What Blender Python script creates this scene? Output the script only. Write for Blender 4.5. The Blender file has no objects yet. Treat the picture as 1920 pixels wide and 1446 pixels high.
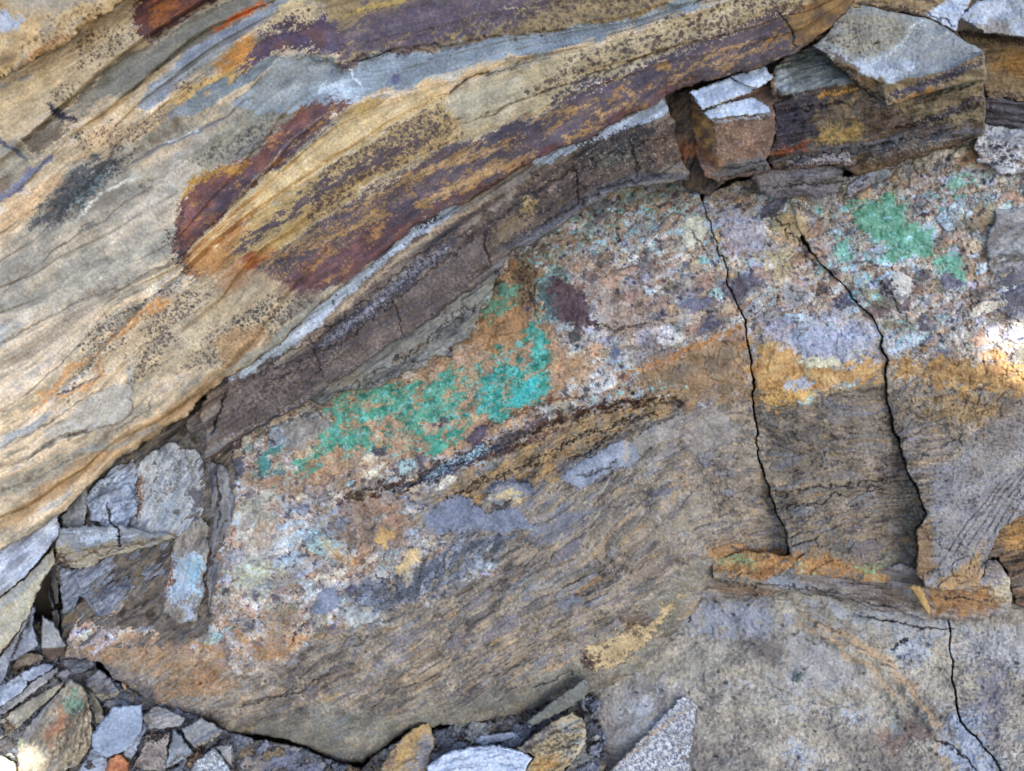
import bpy, math
import numpy as np
from mathutils import Vector
np.seterr(all='ignore')
F32 = np.float32
scene = bpy.context.scene

# ------------------------------------------------------------------ camera
D = 1600.0                       # mm from the lens to the reference plane of the rock face
PITCH = math.radians(24)
CAM_Z = 1.45
cam_d = bpy.data.cameras.new('camera')
cam_d.sensor_width = 36.0
cam_d.lens = 36.0 * D / 1920.0
cam_d.clip_start = 0.02
cam_d.clip_end = 3000.0
cam = bpy.data.objects.new('camera', cam_d)
scene.collection.objects.link(cam)
cam.location = (0, 0, CAM_Z)
cam.rotation_euler = (math.radians(90) - PITCH, 0, 0)
scene.camera = cam
R_ = np.array([1, 0, 0.0])
N_ = np.array([0, -math.cos(PITCH), math.sin(PITCH)])
UP_ = np.array([0, math.sin(PITCH), math.cos(PITCH)])
CEN = np.array([0, 0, CAM_Z]) - N_ * D / 1000.0

def to_world(u, v, h):
    """point of the rock face: u, v in mm across / down the face, h = mm it stands out of it"""
    k = (D - h) / D / 1000.0
    a = (u - 960.0) * k
    b = (723.0 - v) * k
    return CEN + a[..., None] * R_ + b[..., None] * UP_ + (h / 1000.0)[..., None] * N_

# ------------------------------------------------------------------ light
SUN_EL, SUN_AZ = math.radians(40), math.radians(152)      # azimuth from +Y (north) towards +X
sun_dir = np.array([math.sin(SUN_AZ) * math.cos(SUN_EL), math.cos(SUN_AZ) * math.cos(SUN_EL), math.sin(SUN_EL)])
world = bpy.data.worlds.new('World')
scene.world = world
world.use_nodes = True
wn = world.node_tree
sky = wn.nodes.new('ShaderNodeTexSky')
sky.sky_type = 'NISHITA'
sky.sun_disc = False
sky.sun_elevation = SUN_EL
sky.sun_rotation = SUN_AZ
sky.dust_density = 2.5
sky.ozone_density = 0.6
wn.nodes['Background'].inputs['Strength'].default_value = 0.13
wn.links.new(sky.outputs[0], wn.nodes['Background'].inputs['Color'])
sun_d = bpy.data.lights.new('sun', 'SUN')
sun_d.energy = 2.6
sun_d.angle = math.radians(0.5)
sun_d.color = (1.0, 0.95, 0.87)
sun = bpy.data.objects.new('sun', sun_d)
scene.collection.objects.link(sun)
sun.rotation_euler = Vector(sun_dir).to_track_quat('Z', 'Y').to_euler()
sun.location = (3, -4, 6)
vs_ = scene.view_settings
vs_.view_transform = 'Standard'
vs_.look = 'None'
vs_.gamma = 1.0
vs_.use_curve_mapping = False
vs_.exposure = 1.55
scene.cycles.use_denoising = True
scene.cycles.max_bounces = 4

# ------------------------------------------------------------------ noise
rng = np.random.default_rng(11)
NT, BASEW = 2048, 256.0
def _spec(beta, seed):
    r = np.random.default_rng(seed)
    f = np.fft.fftfreq(NT)[:, None]; g = np.fft.rfftfreq(NT)[None, :]
    k = np.sqrt(f * f + g * g); k0 = 1.0 / BASEW
    amp = np.where(k < k0 * 0.6, 0, np.power(np.maximum(k, k0 * 0.6), -beta))
    ph = r.random(k.shape) * 2 * np.pi
    t = np.fft.irfft2(amp * np.exp(1j * ph), s=(NT, NT))
    return ((t - t.mean()) / t.std()).astype(F32)
FBM = _spec(1.75, 1)
FBR = _spec(1.35, 2)              # rougher
FBS = _spec(3.0, 3)               # smoother

def fb(U, V, scale, seed=0, ang=0.0, asp=1.0, tex=None):
    """noise, sd about 1, longest wavelength = scale, drawn out asp times along ang degrees (up to the right)"""
    tex = FBM if tex is None else tex
    a = math.radians(ang); c, s = math.cos(a), math.sin(a)
    r = np.random.default_rng(1000 + seed); ox, oy = r.random(2) * NT
    k = BASEW / scale
    x = (U * c - V * s) * (k / asp) + ox
    y = (U * s + V * c) * k + oy
    xf = np.floor(x); yf = np.floor(y)
    fx = (x - xf).astype(F32); fy = (y - yf).astype(F32)
    xi = xf.astype(np.int32) & (NT - 1); yi = yf.astype(np.int32) & (NT - 1)
    x1 = (xi + 1) & (NT - 1); y1 = (yi + 1) & (NT - 1)
    return (tex[yi, xi] * (1 - fx) + tex[yi, x1] * fx) * (1 - fy) + (tex[y1, xi] * (1 - fx) + tex[y1, x1] * fx) * fy

HT = np.random.default_rng(5).random((512, 512, 3)).astype(F32)
def worley(U, V, scale, seed=0, ang=0.0, asp=1.0, jit=0.95):
    a = math.radians(ang); c, s = math.cos(a), math.sin(a)
    ox, oy = (seed * 37) % 512, (seed * 91) % 512
    x = ((U * c - V * s) / (scale * asp) + 1000).astype(F32)
    y = ((U * s + V * c) / scale + 1000).astype(F32)
    xi = np.floor(x).astype(np.int32); yi = np.floor(y).astype(np.int32)
    f1 = np.full(x.shape, 9, F32); f2 = np.full(x.shape, 9, F32); idd = np.zeros(x.shape, np.int32)
    for dy in (-1, 0, 1):
        for dx in (-1, 0, 1):
            cx = (xi + dx + ox) & 511; cy = (yi + dy + oy) & 511
            p = HT[cy, cx]
            d = (xi + dx + 0.5 + jit * (p[..., 0] - 0.5) - x) ** 2 + (yi + dy + 0.5 + jit * (p[..., 1] - 0.5) - y) ** 2
            m = d < f1
            f2 = np.where(m, f1, np.minimum(f2, d)); idd = np.where(m, cy * 512 + cx, idd); f1 = np.where(m, d, f1)
    return np.sqrt(f1), np.sqrt(f2) - np.sqrt(f1), idd
def rnd(idd, k):
    h = (idd.astype(np.uint32) * np.uint32(2654435761) + np.uint32((k * 40503 + 977) & 0xffffffff))
    h ^= h >> np.uint32(15); h *= np.uint32(2246822519); h ^= h >> np.uint32(13)
    return (h & np.uint32(0xffffff)).astype(F32) / F32(0x1000000)
def sst(a, b, x):
    t = np.clip((x - a) / (b - a), 0, 1)
    return t * t * (3 - 2 * t)
def ramp(t, cols):
    n = len(cols)
    t = np.clip(t, 0, 1)
    xs = np.linspace(0, 1, n)
    c = np.array(cols, float)
    return np.stack([np.interp(t, xs, c[:, i]) for i in range(3)], -1).astype(F32)

# ------------------------------------------------------------------ sampling grid of the rock face (mm)
STEP = 1.7
def axis(lo, hi, lo2, hi2):
    mid = np.arange(lo, hi + STEP, STEP)
    def out(a, b):
        xs = []; x = a; s = STEP; sg = 1 if b > a else -1
        while (b - x) * sg > 0:
            s = min(s * 1.25, 13); x += sg * s; xs.append(x)
        return xs
    return np.array(sorted(out(lo, lo2)) + list(mid) + out(mid[-1], hi2), F32)
US = axis(-25, 1945, -620, 2560)
VS = axis(-25, 1471, -560, 1900)

def sdf(U, V, pts):
    """signed distance to a polygon, positive inside"""
    P = np.array(pts, F32); n = len(P)
    d2 = np.full(U.shape, 1e12, F32); ins = np.zeros(U.shape, bool)
    for i in range(n):
        a = P[i]; b = P[(i + 1) % n]; e = b - a
        wx = U - a[0]; wy = V - a[1]
        t = np.clip((wx * e[0] + wy * e[1]) / max(float(e @ e), 1e-6), 0, 1)
        d2 = np.minimum(d2, (wx - e[0] * t) ** 2 + (wy - e[1] * t) ** 2)
        if a[1] != b[1]:
            cond = (a[1] > V) != (b[1] > V)
            ins ^= cond & (U < (b[0] - a[0]) * (V - a[1]) / (b[1] - a[1]) + a[0])
    return np.where(ins, 1, -1) * np.sqrt(d2)
def dline(U, V, pts):
    P = np.array(pts, F32)
    d2 = np.full(U.shape, 1e12, F32); tt = np.zeros(U.shape, F32); n = len(P) - 1
    for i in range(n):
        a = P[i]; e = P[i + 1] - a
        wx = U - a[0]; wy = V - a[1]
        t = np.clip((wx * e[0] + wy * e[1]) / max(float(e @ e), 1e-6), 0, 1)
        q = (wx - e[0] * t) ** 2 + (wy - e[1] * t) ** 2
        m = q < d2
        d2 = np.where(m, q, d2); tt = np.where(m, (i + t) / n, tt)
    return np.sqrt(d2), tt

class Pt:
    """a patch of the rock face being coloured and given relief"""
    def __init__(s, i0, i1, j0, j1):
        s.u = US[i0:i1]; s.v = VS[j0:j1]
        s.U, s.V = np.meshgrid(s.u, s.v)
        s.col = np.zeros(s.U.shape + (3,), F32); s.b = np.zeros(s.U.shape, F32)
        s.part = np.zeros(s.U.shape, np.int32)
        s.ra, s.rs = 0.0, 1.0          # grain direction and stretch of ragged outlines
    def win(s, pts, pad):
        P = np.array(pts)
        i0, i1 = np.searchsorted(s.u, [P[:, 0].min() - pad, P[:, 0].max() + pad])
        j0, j1 = np.searchsorted(s.v, [P[:, 1].min() - pad, P[:, 1].max() + pad])
        return (slice(j0, j1), slice(i0, i1)) if i1 > i0 and j1 > j0 else None
    def mask(s, pts, soft=2, rag=5, ragS=36, diss=0, dissS=7, seed=0, ang=0, asp=1, grow=0):
        w = s.win(pts, soft + rag * 3 + diss * 3 + grow + 2)
        if w is None: return None, None
        U, V = s.U[w], s.V[w]
        if rag:
            U2 = U + rag * fb(U, V, ragS, 50 + seed, s.ra, s.rs); V2 = V + rag * fb(U, V, ragS, 51 + seed, s.ra, s.rs)
        else: U2, V2 = U, V
        d = sdf(U2, V2, pts) + grow
        if diss: d = d + diss * fb(U, V, dissS, 52 + seed, s.ra, s.rs, FBR)
        return w, sst(-soft, soft, d)
    def blob(s, pts, c, a=1.0, bump=0.0, part=None, c2=None, cS=40, flat=0.0, **k):
        w, m = s.mask(pts, **k)
        if w is None: return
        if c2 is not None:
            cc = ramp(0.5 + 0.3 * fb(s.U[w], s.V[w], cS, 77 + k.get('seed', 0), k.get('ang', 0), k.get('asp', 1)), [c, c2])
        else: cc = np.array(c, F32)
        mm = (m * a)[..., None]
        s.col[w] = s.col[w] * (1 - mm) + cc * mm
        if flat: s.b[w] *= 1 - flat * m
        if bump: s.b[w] += bump * m
        if part is not None:
            pp = s.part[w]; pp[m > 0.5] = part; s.part[w] = pp
    def stroke(s, pts, c, width=3, a=1.0, soft=1.5, rag=2, ragS=25, bump=0.0, diss=0, dissS=6, taper=True, seed=0):
        w = s.win(pts, width + soft + rag * 3 + diss * 3 + 3)
        if w is None: return
        U, V = s.U[w], s.V[w]
        U2 = U + rag * fb(U, V, ragS, 60 + seed, s.ra, s.rs); V2 = V + rag * fb(U, V, ragS, 61 + seed, s.ra, s.rs)
        d, t = dline(U2, V2, pts)
        wd = width * (np.minimum(1, 4 * np.minimum(t, 1 - t) + 0.25) if taper else 1) * 0.5
        q = wd - d
        if diss: q = q + diss * fb(U, V, dissS, 62 + seed, s.ra, s.rs, FBR)
        m = sst(-soft, soft, q)
        if c is not None:
            mm = (m * a)[..., None]
            s.col[w] = s.col[w] * (1 - mm) + np.array(c, F32) * mm
        if bump: s.b[w] += bump * m
    def step(s, pts, amount, soft=3, rag=3, ragS=40, width=60, seed=0):
        """the rock drops by amount on the lower side of the line and fades out over width"""
        w = s.win(pts, width + 8)
        if w is None: return
        U, V = s.U[w], s.V[w]
        V2 = V + rag * fb(U, V, ragS, 66 + seed)
        P = np.array(pts, float); o = np.argsort(P[:, 0]); P = P[o]
        vl = np.interp(U, P[:, 0], P[:, 1]); ends = sst(P[0, 0] - 1, P[0, 0] + 40, U) * (1 - sst(P[-1, 0] - 40, P[-1, 0] + 1, U))
        q = V2 - vl
        s.b[w] += -amount * sst(-soft, soft, q) * (1 - sst(0, width, q)) * ends
    def spots(s, pts, c, cell=8, size=0.33, a=0.9, soft=10, grow=0, seed=0, ang=30, asp=1.12, keep=0.8, rag=8):
        w, m = s.mask(pts, soft=soft, rag=rag, seed=seed, grow=grow)
        if w is None: return
        U, V = s.U[w], s.V[w]
        for k, sc in ((0, cell), (1, cell * 0.55)):
            U2 = U + cell * 0.06 * fb(U, V, cell * 1.2, 70 + seed); V2 = V + cell * 0.06 * fb(U, V, cell * 1.2, 71 + seed)
            f1, e, idd = worley(U2, V2, sc, seed + k * 5, ang, asp)
            r = size * (0.35 + 0.9 * rnd(idd, 3)) * (rnd(idd, 4) < keep * m * (1 if k == 0 else 0.8))
            q = sst(0.13, -0.1, f1 - r) * a * (.55 + .45 * rnd(idd, 9))
            s.col[w] = s.col[w] * (1 - q[..., None]) + np.array(c, F32) * q[..., None]
    def grain(s, amt=0.05, scale=9, seed=0):
        s.col *= (1 + amt * fb(s.U, s.V, scale, 80 + seed, tex=FBR) + amt * 0.8 * fb(s.U, s.V, scale * 6, 81 + seed))[..., None]

def tps(pts):
    P = np.array(pts, float); n = len(P)
    X = P[:, :2] / 500.0
    r2 = ((X[:, None] - X[None]) ** 2).sum(-1)
    K = np.where(r2 > 0, 0.5 * r2 * np.log(r2 + 1e-12), 0) + np.eye(n) * 0.01
    A = np.zeros((n + 3, n + 3)); A[:n, :n] = K; A[:n, n] = 1; A[:n, n + 1:] = X; A[n, :n] = 1; A[n + 1:, :n] = X.T
    w = np.linalg.solve(A, np.concatenate([P[:, 2], [0, 0, 0]]))
    def f(U, V):
        # evaluated on a coarse grid, then spread out: it is smooth
        u = U[0]; v = V[:, 0]
        cu = np.linspace(u[0], u[-1], 70); cv = np.linspace(v[0], v[-1], 70)
        a, b = np.meshgrid(cu / 500.0, cv / 500.0)
        o = w[n] + w[n + 1] * a + w[n + 2] * b
        for i in range(n):
            q = (a - X[i, 0]) ** 2 + (b - X[i, 1]) ** 2
            o = o + w[i] * np.where(q > 0, 0.5 * q * np.log(q + 1e-12), 0)
        t = np.array([np.interp(u, cu, row) for row in o])
        return np.array([np.interp(v, cv, t[:, k]) for k in range(len(u))]).T.astype(F32)
    return f
def plane(h0, gx, gy, cx, cy):
    return lambda U, V: (h0 + gx * (U - cx) + gy * (V - cy)).astype(F32)
def blur(a, n=1):
    for _ in range(n):
        p = np.pad(a, 1, mode='edge')
        a = (p[:-2, 1:-1] + p[2:, 1:-1] + 2 * p[1:-1, 1:-1]) / 4
        p = np.pad(a, 1, mode='edge')
        a = (p[1:-1, :-2] + p[1:-1, 2:] + 2 * p[1:-1, 1:-1]) / 4
    return a

# ------------------------------------------------------------------ materials
def rock_mat(name, rough=0.68, spec=0.38, bump=0.3, bscale=800.0):
    m = bpy.data.materials.new(name); m.use_nodes = True
    nt = m.node_tree; b = nt.nodes['Principled BSDF']
    at = nt.nodes.new('ShaderNodeAttribute'); at.attribute_name = 'Col'
    tc = nt.nodes.new('ShaderNodeTexCoord')
    n1 = nt.nodes.new('ShaderNodeTexNoise'); n1.inputs['Scale'].default_value = bscale; n1.inputs['Detail'].default_value = 2
    nt.links.new(tc.outputs['Object'], n1.inputs['Vector'])
    mr = nt.nodes.new('ShaderNodeMapRange'); mr.inputs['From Min'].default_value = 0.25; mr.inputs['From Max'].default_value = 0.75
    mr.inputs['To Min'].default_value = 0.84; mr.inputs['To Max'].default_value = 1.16
    nt.links.new(n1.outputs['Fac'], mr.inputs['Value'])
    mx = nt.nodes.new('ShaderNodeVectorMath'); mx.operation = 'SCALE'
    nt.links.new(at.outputs['Color'], mx.inputs[0]); nt.links.new(mr.outputs[0], mx.inputs['Scale'])
    nt.links.new(mx.outputs[0], b.inputs['Base Color'])
    bp = nt.nodes.new('ShaderNodeBump'); bp.inputs['Strength'].default_value = bump; bp.inputs['Distance'].default_value = 0.0009
    nt.links.new(n1.outputs['Fac'], bp.inputs['Height']); nt.links.new(bp.outputs[0], b.inputs['Normal'])
    b.inputs['Roughness'].default_value = rough
    b.inputs['Specular IOR Level'].default_value = spec
    return m
M_ROCK = rock_mat('bedded_rock')
M_SLATE = rock_mat('slate', rough=0.46, spec=0.5, bump=0.2)
M_BRECCIA = rock_mat('mineral_breccia', rough=0.66, spec=0.38, bump=0.4, bscale=700)

# ------------------------------------------------------------------ mesh building
SAT, GAIN = 0.87, np.array((0.97, 1.0, 1.06), F32)
def lin(c):
    c = np.asarray(c, F32); g = c.mean(-1, keepdims=True)
    c = (g + (c - g) * SAT) * GAIN
    c = 132 + (c - 132) * 1.12
    c = np.clip(c, 2, 250) / 255.0
    return np.where(c <= 0.04045, c / 12.92, ((c + 0.055) / 1.055) ** 2.4).astype(F32)
def link_mesh(name, co, quads, col, mat, parent=None, origin=None, smooth=True):
    me = bpy.data.meshes.new(name)
    nq = len(quads)
    if origin is None:
        origin = np.array([co[:, 0].mean(), co[:, 1].mean(), co[:, 2].min()])
    me.vertices.add(len(co)); me.vertices.foreach_set('co', (co - origin).astype(F32).ravel())
    me.loops.add(nq * 4); me.loops.foreach_set('vertex_index', quads.astype(np.int32).ravel())
    me.polygons.add(nq); me.polygons.foreach_set('loop_start', np.arange(0, nq * 4, 4, dtype=np.int32))
    me.polygons.foreach_set('use_smooth', np.full(nq, smooth, bool))
    me.update(calc_edges=True)
    a = me.color_attributes.new('Col', 'FLOAT_COLOR', 'POINT')
    rgba = np.ones((len(co), 4), F32); rgba[:, :3] = col
    a.data.foreach_set('color', rgba.ravel())
    me.materials.append(mat)
    o = bpy.data.objects.new(name, me); scene.collection.objects.link(o)
    if parent is not None:
        o.parent = parent; o.location = Vector(origin) - parent.location
    else: o.location = origin
    return o
def tag(o, label=None, cat=None, group=None, kind=None):
    if label: o['label'] = label
    if cat: o['category'] = cat
    if group: o['group'] = group
    if kind: o['kind'] = kind
    return o
def one_piece(pid, jj, ii):
    """keep only the largest connected patch of every part"""
    pid = pid.copy()
    order = np.argsort(pid, kind='stable'); sp = pid[order]
    ids, st = np.unique(sp, return_index=True); st = list(st) + [len(sp)]
    for k, i in enumerate(ids):
        if i == 0: continue
        ix = order[st[k]:st[k + 1]]
        if len(ix) < MINPART: pid[ix] = 0; continue
        j = jj[ix] - jj[ix].min() + 1; c = ii[ix] - ii[ix].min() + 1
        lab = np.zeros((j.max() + 2, c.max() + 2), np.int32); m = np.zeros(lab.shape, bool)
        m[j, c] = True; lab[j, c] = np.arange(1, len(ix) + 1)
        while True:
            n = lab.copy()
            for _ in range(6):
                n[1:] = np.maximum(n[1:], n[:-1]); n[:-1] = np.maximum(n[:-1], n[1:]); n[:, 1:] = np.maximum(n[:, 1:], n[:, :-1]); n[:, :-1] = np.maximum(n[:, :-1], n[:, 1:]); n *= m
            if (n == lab).all(): break
            lab = n
        l = lab[j, c]; u, cn = np.unique(l, return_counts=True)
        pid[ix[l != u[cn.argmax()]]] = 0
    return pid
TRI = [0]
MINPART = 24
def unit(name, poly, height, paint, label=None, cat=None, group=None, kind=None, facets=(), rag=3.0, ragS=45, rnd_r=8, rnd_d=5,
         wall=50, wallw=2.0, relief=(1.2, 60), mat=None, parts=None, parent=None, seed=0, fblur=1, relief2=0.35, rseed=None, rmask=None, wear=0.0, bgain=1.0):
    """one fracture-bounded piece of rock: front with relief, rounded edges and side walls running back"""
    P = np.array(poly)
    pad = rag * 3 + 6
    i0 = max(0, np.searchsorted(US, P[:, 0].min() - pad) - 1); i1 = np.searchsorted(US, P[:, 0].max() + pad) + 1
    j0 = max(0, np.searchsorted(VS, P[:, 1].min() - pad) - 1); j1 = np.searchsorted(VS, P[:, 1].max() + pad) + 1
    p = Pt(i0, i1, j0, j1)
    U, V = p.U, p.V
    rs = seed if rseed is None else rseed
    n1 = fb(U, V, ragS, 200 + rs); n2 = fb(U, V, ragS, 201 + rs)
    Uw = U + rag * n1; Vw = V + rag * n2
    d = sdf(Uw, Vw, poly)
    h = height(U, V)
    for k, (fp, h0, gx, gy) in enumerate(facets):
        fd = sdf(U + rag * 0.6 * n1, V + rag * 0.6 * n2, fp)
        c = np.array(fp).mean(0)
        h = np.where(fd > 0, h0 + gx * (U - c[0]) + gy * (V - c[1]), h)
    if facets: h = blur(h, fblur)
    paint(p)
    if wear: p.col *= (1 + wear * np.exp(-np.maximum(d, 0) / 3.0) * sst(-1, .6, fb(U, V, 12, 213 + seed)))[..., None]
    h = h + p.b * bgain + relief[0] * fb(U, V, relief[1], 210 + seed) + relief2 * fb(U, V, 8, 211 + seed, tex=FBR)
    t = np.clip(d / rnd_r, 0, 1)
    h = h - rnd_d * (1 - np.sqrt(np.maximum(0, 1 - (1 - t) ** 2))) * (1 if rmask is None else rmask(U, V))
    h = h - wall * np.clip(1 - d / wallw, 0, 1.2)
    ok = d > -0.4 * STEP
    q = ok[:-1, :-1] & ok[1:, :-1] & ok[:-1, 1:] & ok[1:, 1:]
    co = to_world(U, V, h).reshape(-1, 3); col = lin(p.col).reshape(-1, 3)
    W = U.shape[1]
    jj, ii = np.nonzero(q)
    base = jj * W + ii
    quads = np.stack([base, base + W, base + W + 1, base + 1], 1)
    TRI[0] += 2 * len(quads)
    mat = mat or M_ROCK
    pid = p.part[jj, ii]
    pid = one_piece(pid, jj, ii)
    ids, cnt = np.unique(pid[pid > 0], return_counts=True)
    keep_ = (cnt >= MINPART) & (cnt >= (np.sort(cnt)[-280] if len(cnt) > 280 else 0))
    pid = np.where(np.isin(pid, ids[~keep_]), 0, pid)
    ids = ids[keep_][:290]
    def sub(sel, nm, par, origin=None):
        qq = quads[sel]; us, inv = np.unique(qq, return_inverse=True)
        return link_mesh(nm, co[us], inv.reshape(-1, 4), col[us], mat, par, origin)
    allv = co[np.unique(quads)]
    org = np.array([allv[:, 0].mean(), allv[:, 1].mean(), allv[:, 2].min()])
    root = sub(pid == 0, name, parent, org)
    if parent is None: tag(root, label, cat, group, kind or 'thing')
    for k in ids:
        nm = parts(k) if callable(parts) else (parts or {}).get(int(k), 'rock_layer')
        sub(pid == k, nm, root)
    return root
# ================================================================== the large structure: bedrock and ground
def sheet(name, us, vs, hf, cols, mat, kind='structure', seed=0, nscale=300):
    U, V = np.meshgrid(np.array(us, F32), np.array(vs, F32))
    h = hf(U, V)
    co = to_world(U, V, h).reshape(-1, 3)
    c = ramp(0.5 + 0.25 * fb(U, V, nscale, 300 + seed), cols)
    W = len(us); jj, ii = np.meshgrid(np.arange(len(vs) - 1), np.arange(W - 1), indexing='ij')
    b = (jj * W + ii).ravel()
    return tag(link_mesh(name, co, np.stack([b, b + W, b + W + 1, b + 1], 1), lin(c).reshape(-1, 3), mat), kind=kind)
# the bedrock behind and above everything
uu = np.linspace(-2600, 4600, 240); vv = np.linspace(-2400, 1700, 160)
sheet('bedrock', uu, vv, lambda U, V: (-105 + 10 * fb(U, V, 220, 9) + 25 * fb(U, V, 700, 10) * sst(600, 1500, np.hypot(U - 960, V - 723))
      - 120 * sst(1300, 3000, np.abs(U - 960)) ).astype(F32), [(70, 62, 52), (110, 96, 78), (95, 92, 88)], M_ROCK)
# the beach the photographer stands on
gz = 0.10
gx = np.concatenate([-np.geomspace(1200, 3, 40), np.linspace(-2.9, 2.9, 60), np.geomspace(3, 1200, 40)])
gy = np.concatenate([-np.geomspace(1200, 2, 40), np.linspace(-1.9, 1.25, 40)])
X, Y = np.meshgrid(gx.astype(F32), gy.astype(F32))
Z = gz - 0.16 + 0.03 * fb(X * 1000, Y * 1000, 900, 21) * (np.hypot(X, Y) < 60) - 0.12 * sst(1.0, -1.0, Y)
W = len(gx); jj, ii = np.meshgrid(np.arange(len(gy) - 1), np.arange(W - 1), indexing='ij'); b = (jj * W + ii).ravel()
tag(link_mesh('ground', np.stack([X, Y, Z], -1).reshape(-1, 3).astype(float), np.stack([b, b + 1, b + W + 1, b + W], 1),
              lin(ramp(0.5 + 0.25 * fb(X * 1000, Y * 1000, 500, 22), [(62, 60, 56), (84, 79, 70), (72, 71, 70)])).reshape(-1, 3), M_ROCK), kind='structure')

# unseen blocker added for its shade, its outline notched for the two sun patches
shade = [(-700, -650), (400, -900), (1500, -860), (2250, -600), (2300, 300), (2010, 560), (1925, 596), (1838, 628), (1848, 668), (1900, 702),
         (1990, 730), (2250, 780), (2330, 1300), (2200, 1900), (500, 2050), (-80, 1900), (-30, 1600), (60, 1462), (85, 1425), (60, 1398), (10, 1385), (-120, 1400), (-500, 1250), (-760, 500)]
def build_shade_blocker():
    sd = sun_dir; L = 3.2
    base = np.array([to_world(np.array(float(u)), np.array(float(v)), np.array(25.0)) for u, v in shade])
    # finer outline
    pts = []
    for i in range(len(base)):
        a, c = base[i], base[(i + 1) % len(base)]
        n = max(1, int(np.linalg.norm(c - a) / 0.12))
        for k in range(n): pts.append(a + (c - a) * k / n)
    base = np.array(pts); n = len(base); cen = base.mean(0)
    rings = []
    for k, (off, sc) in enumerate([(0, 0.0), (0.0, 0.6), (0.12, 0.95), (0.3, 1.0), (0.5, 0.97), (0.85, 0.85), (1.0, 0.5), (1.05, 0.0)]):
        rings.append(cen + (base - cen) * sc + sd * (L + off))
    co = np.concatenate(rings); q = []
    for k in range(len(rings) - 1):
        for i in range(n):
            j = (i + 1) % n
            q.append([k * n + i, k * n + j, (k + 1) * n + j, (k + 1) * n + i])
    nz = fb((co[:, 0] * 1000)[None], (co[:, 2] * 1000)[None], 400, 31)[0]
    col = lin(ramp(0.5 + 0.25 * nz, [(110, 100, 86), (150, 138, 118)]))
    return link_mesh('shade_blocker', co, np.array(q), col, M_ROCK)
tag(build_shade_blocker(), 'added rock-shaped shade blocker, unseen behind the viewer', 'rock')

# ================================================================== bedding of the upper beds
S_LINES = [
    [(-700, 560), (0, 160), (110, 100), (187, 40), (252, 0), (700, -230), (2600, -900)],
    [(-700, 640), (0, 290), (123, 213), (200, 187), (253, 157), (317, 117), (400, 63), (477, 20), (520, 0), (900, -160), (2600, -700)],
    [(-700, 840), (0, 450), (60, 410), (117, 337), (183, 290), (287, 233), (350, 193), (460, 137), (520, 100), (583, 97), (640, 116), (727, 98), (800, 87), (940, 70), (1083, 50), (1207, 27), (1300, 0), (2600, -430)],
    [(-700, 1000), (0, 649), (140, 569), (233, 532), (333, 490), (417, 393), (473, 337), (550, 257), (640, 197), (850, 152), (950, 112), (1100, 72), (1280, 18), (2600, -380)],
    [(-700, 1130), (0, 772), (57, 735), (93, 702), (150, 645), (207, 595), (277, 559), (333, 525), (450, 420), (560, 340), (640, 290), (733, 230), (837, 177), (923, 137), (1120, 85), (1280, 38), (2600, -330)],
    [(-700, 1260), (0, 879), (53, 862), (110, 819), (160, 805), (230, 700), (300, 622), (417, 552), (500, 475), (640, 390), (740, 333), (853, 267), (973, 230), (1040, 187), (1207, 123), (1280, 97), (1480, 20), (2600, -280)],
    [(-700, 1440), (0, 1036), (70, 996), (117, 964), (213, 872), (293, 819), (400, 729), (523, 649), (640, 542), (783, 423), (937, 340), (1107, 263), (1280, 168), (1497, 97), (1597, 13), (2600, -240)]]
def strata(U, V):
    vl = [np.interp(U, *np.array(L, float).T).astype(F32) for L in S_LINES]
    t = np.where(V < vl[0], (V - vl[0]) / 150, 6 + (V - vl[6]) / 120).astype(F32)
    for k in range(6):
        m = (V >= vl[k]) & (V < vl[k + 1])
        t = np.where(m, k + (V - vl[k]) / np.maximum(vl[k + 1] - vl[k], 4), t)
    return t
PEACH, TAN, OLIVE, GREY, BROWN = (212, 182, 138), (186, 160, 118), (142, 132, 108), (140, 143, 138), (120, 98, 72)
OCH, PUR, RED, ORA, DRK, PALE = (178, 136, 66), (84, 70, 84), (118, 58, 46), (188, 112, 44), (66, 58, 58), (182, 190, 196)

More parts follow.
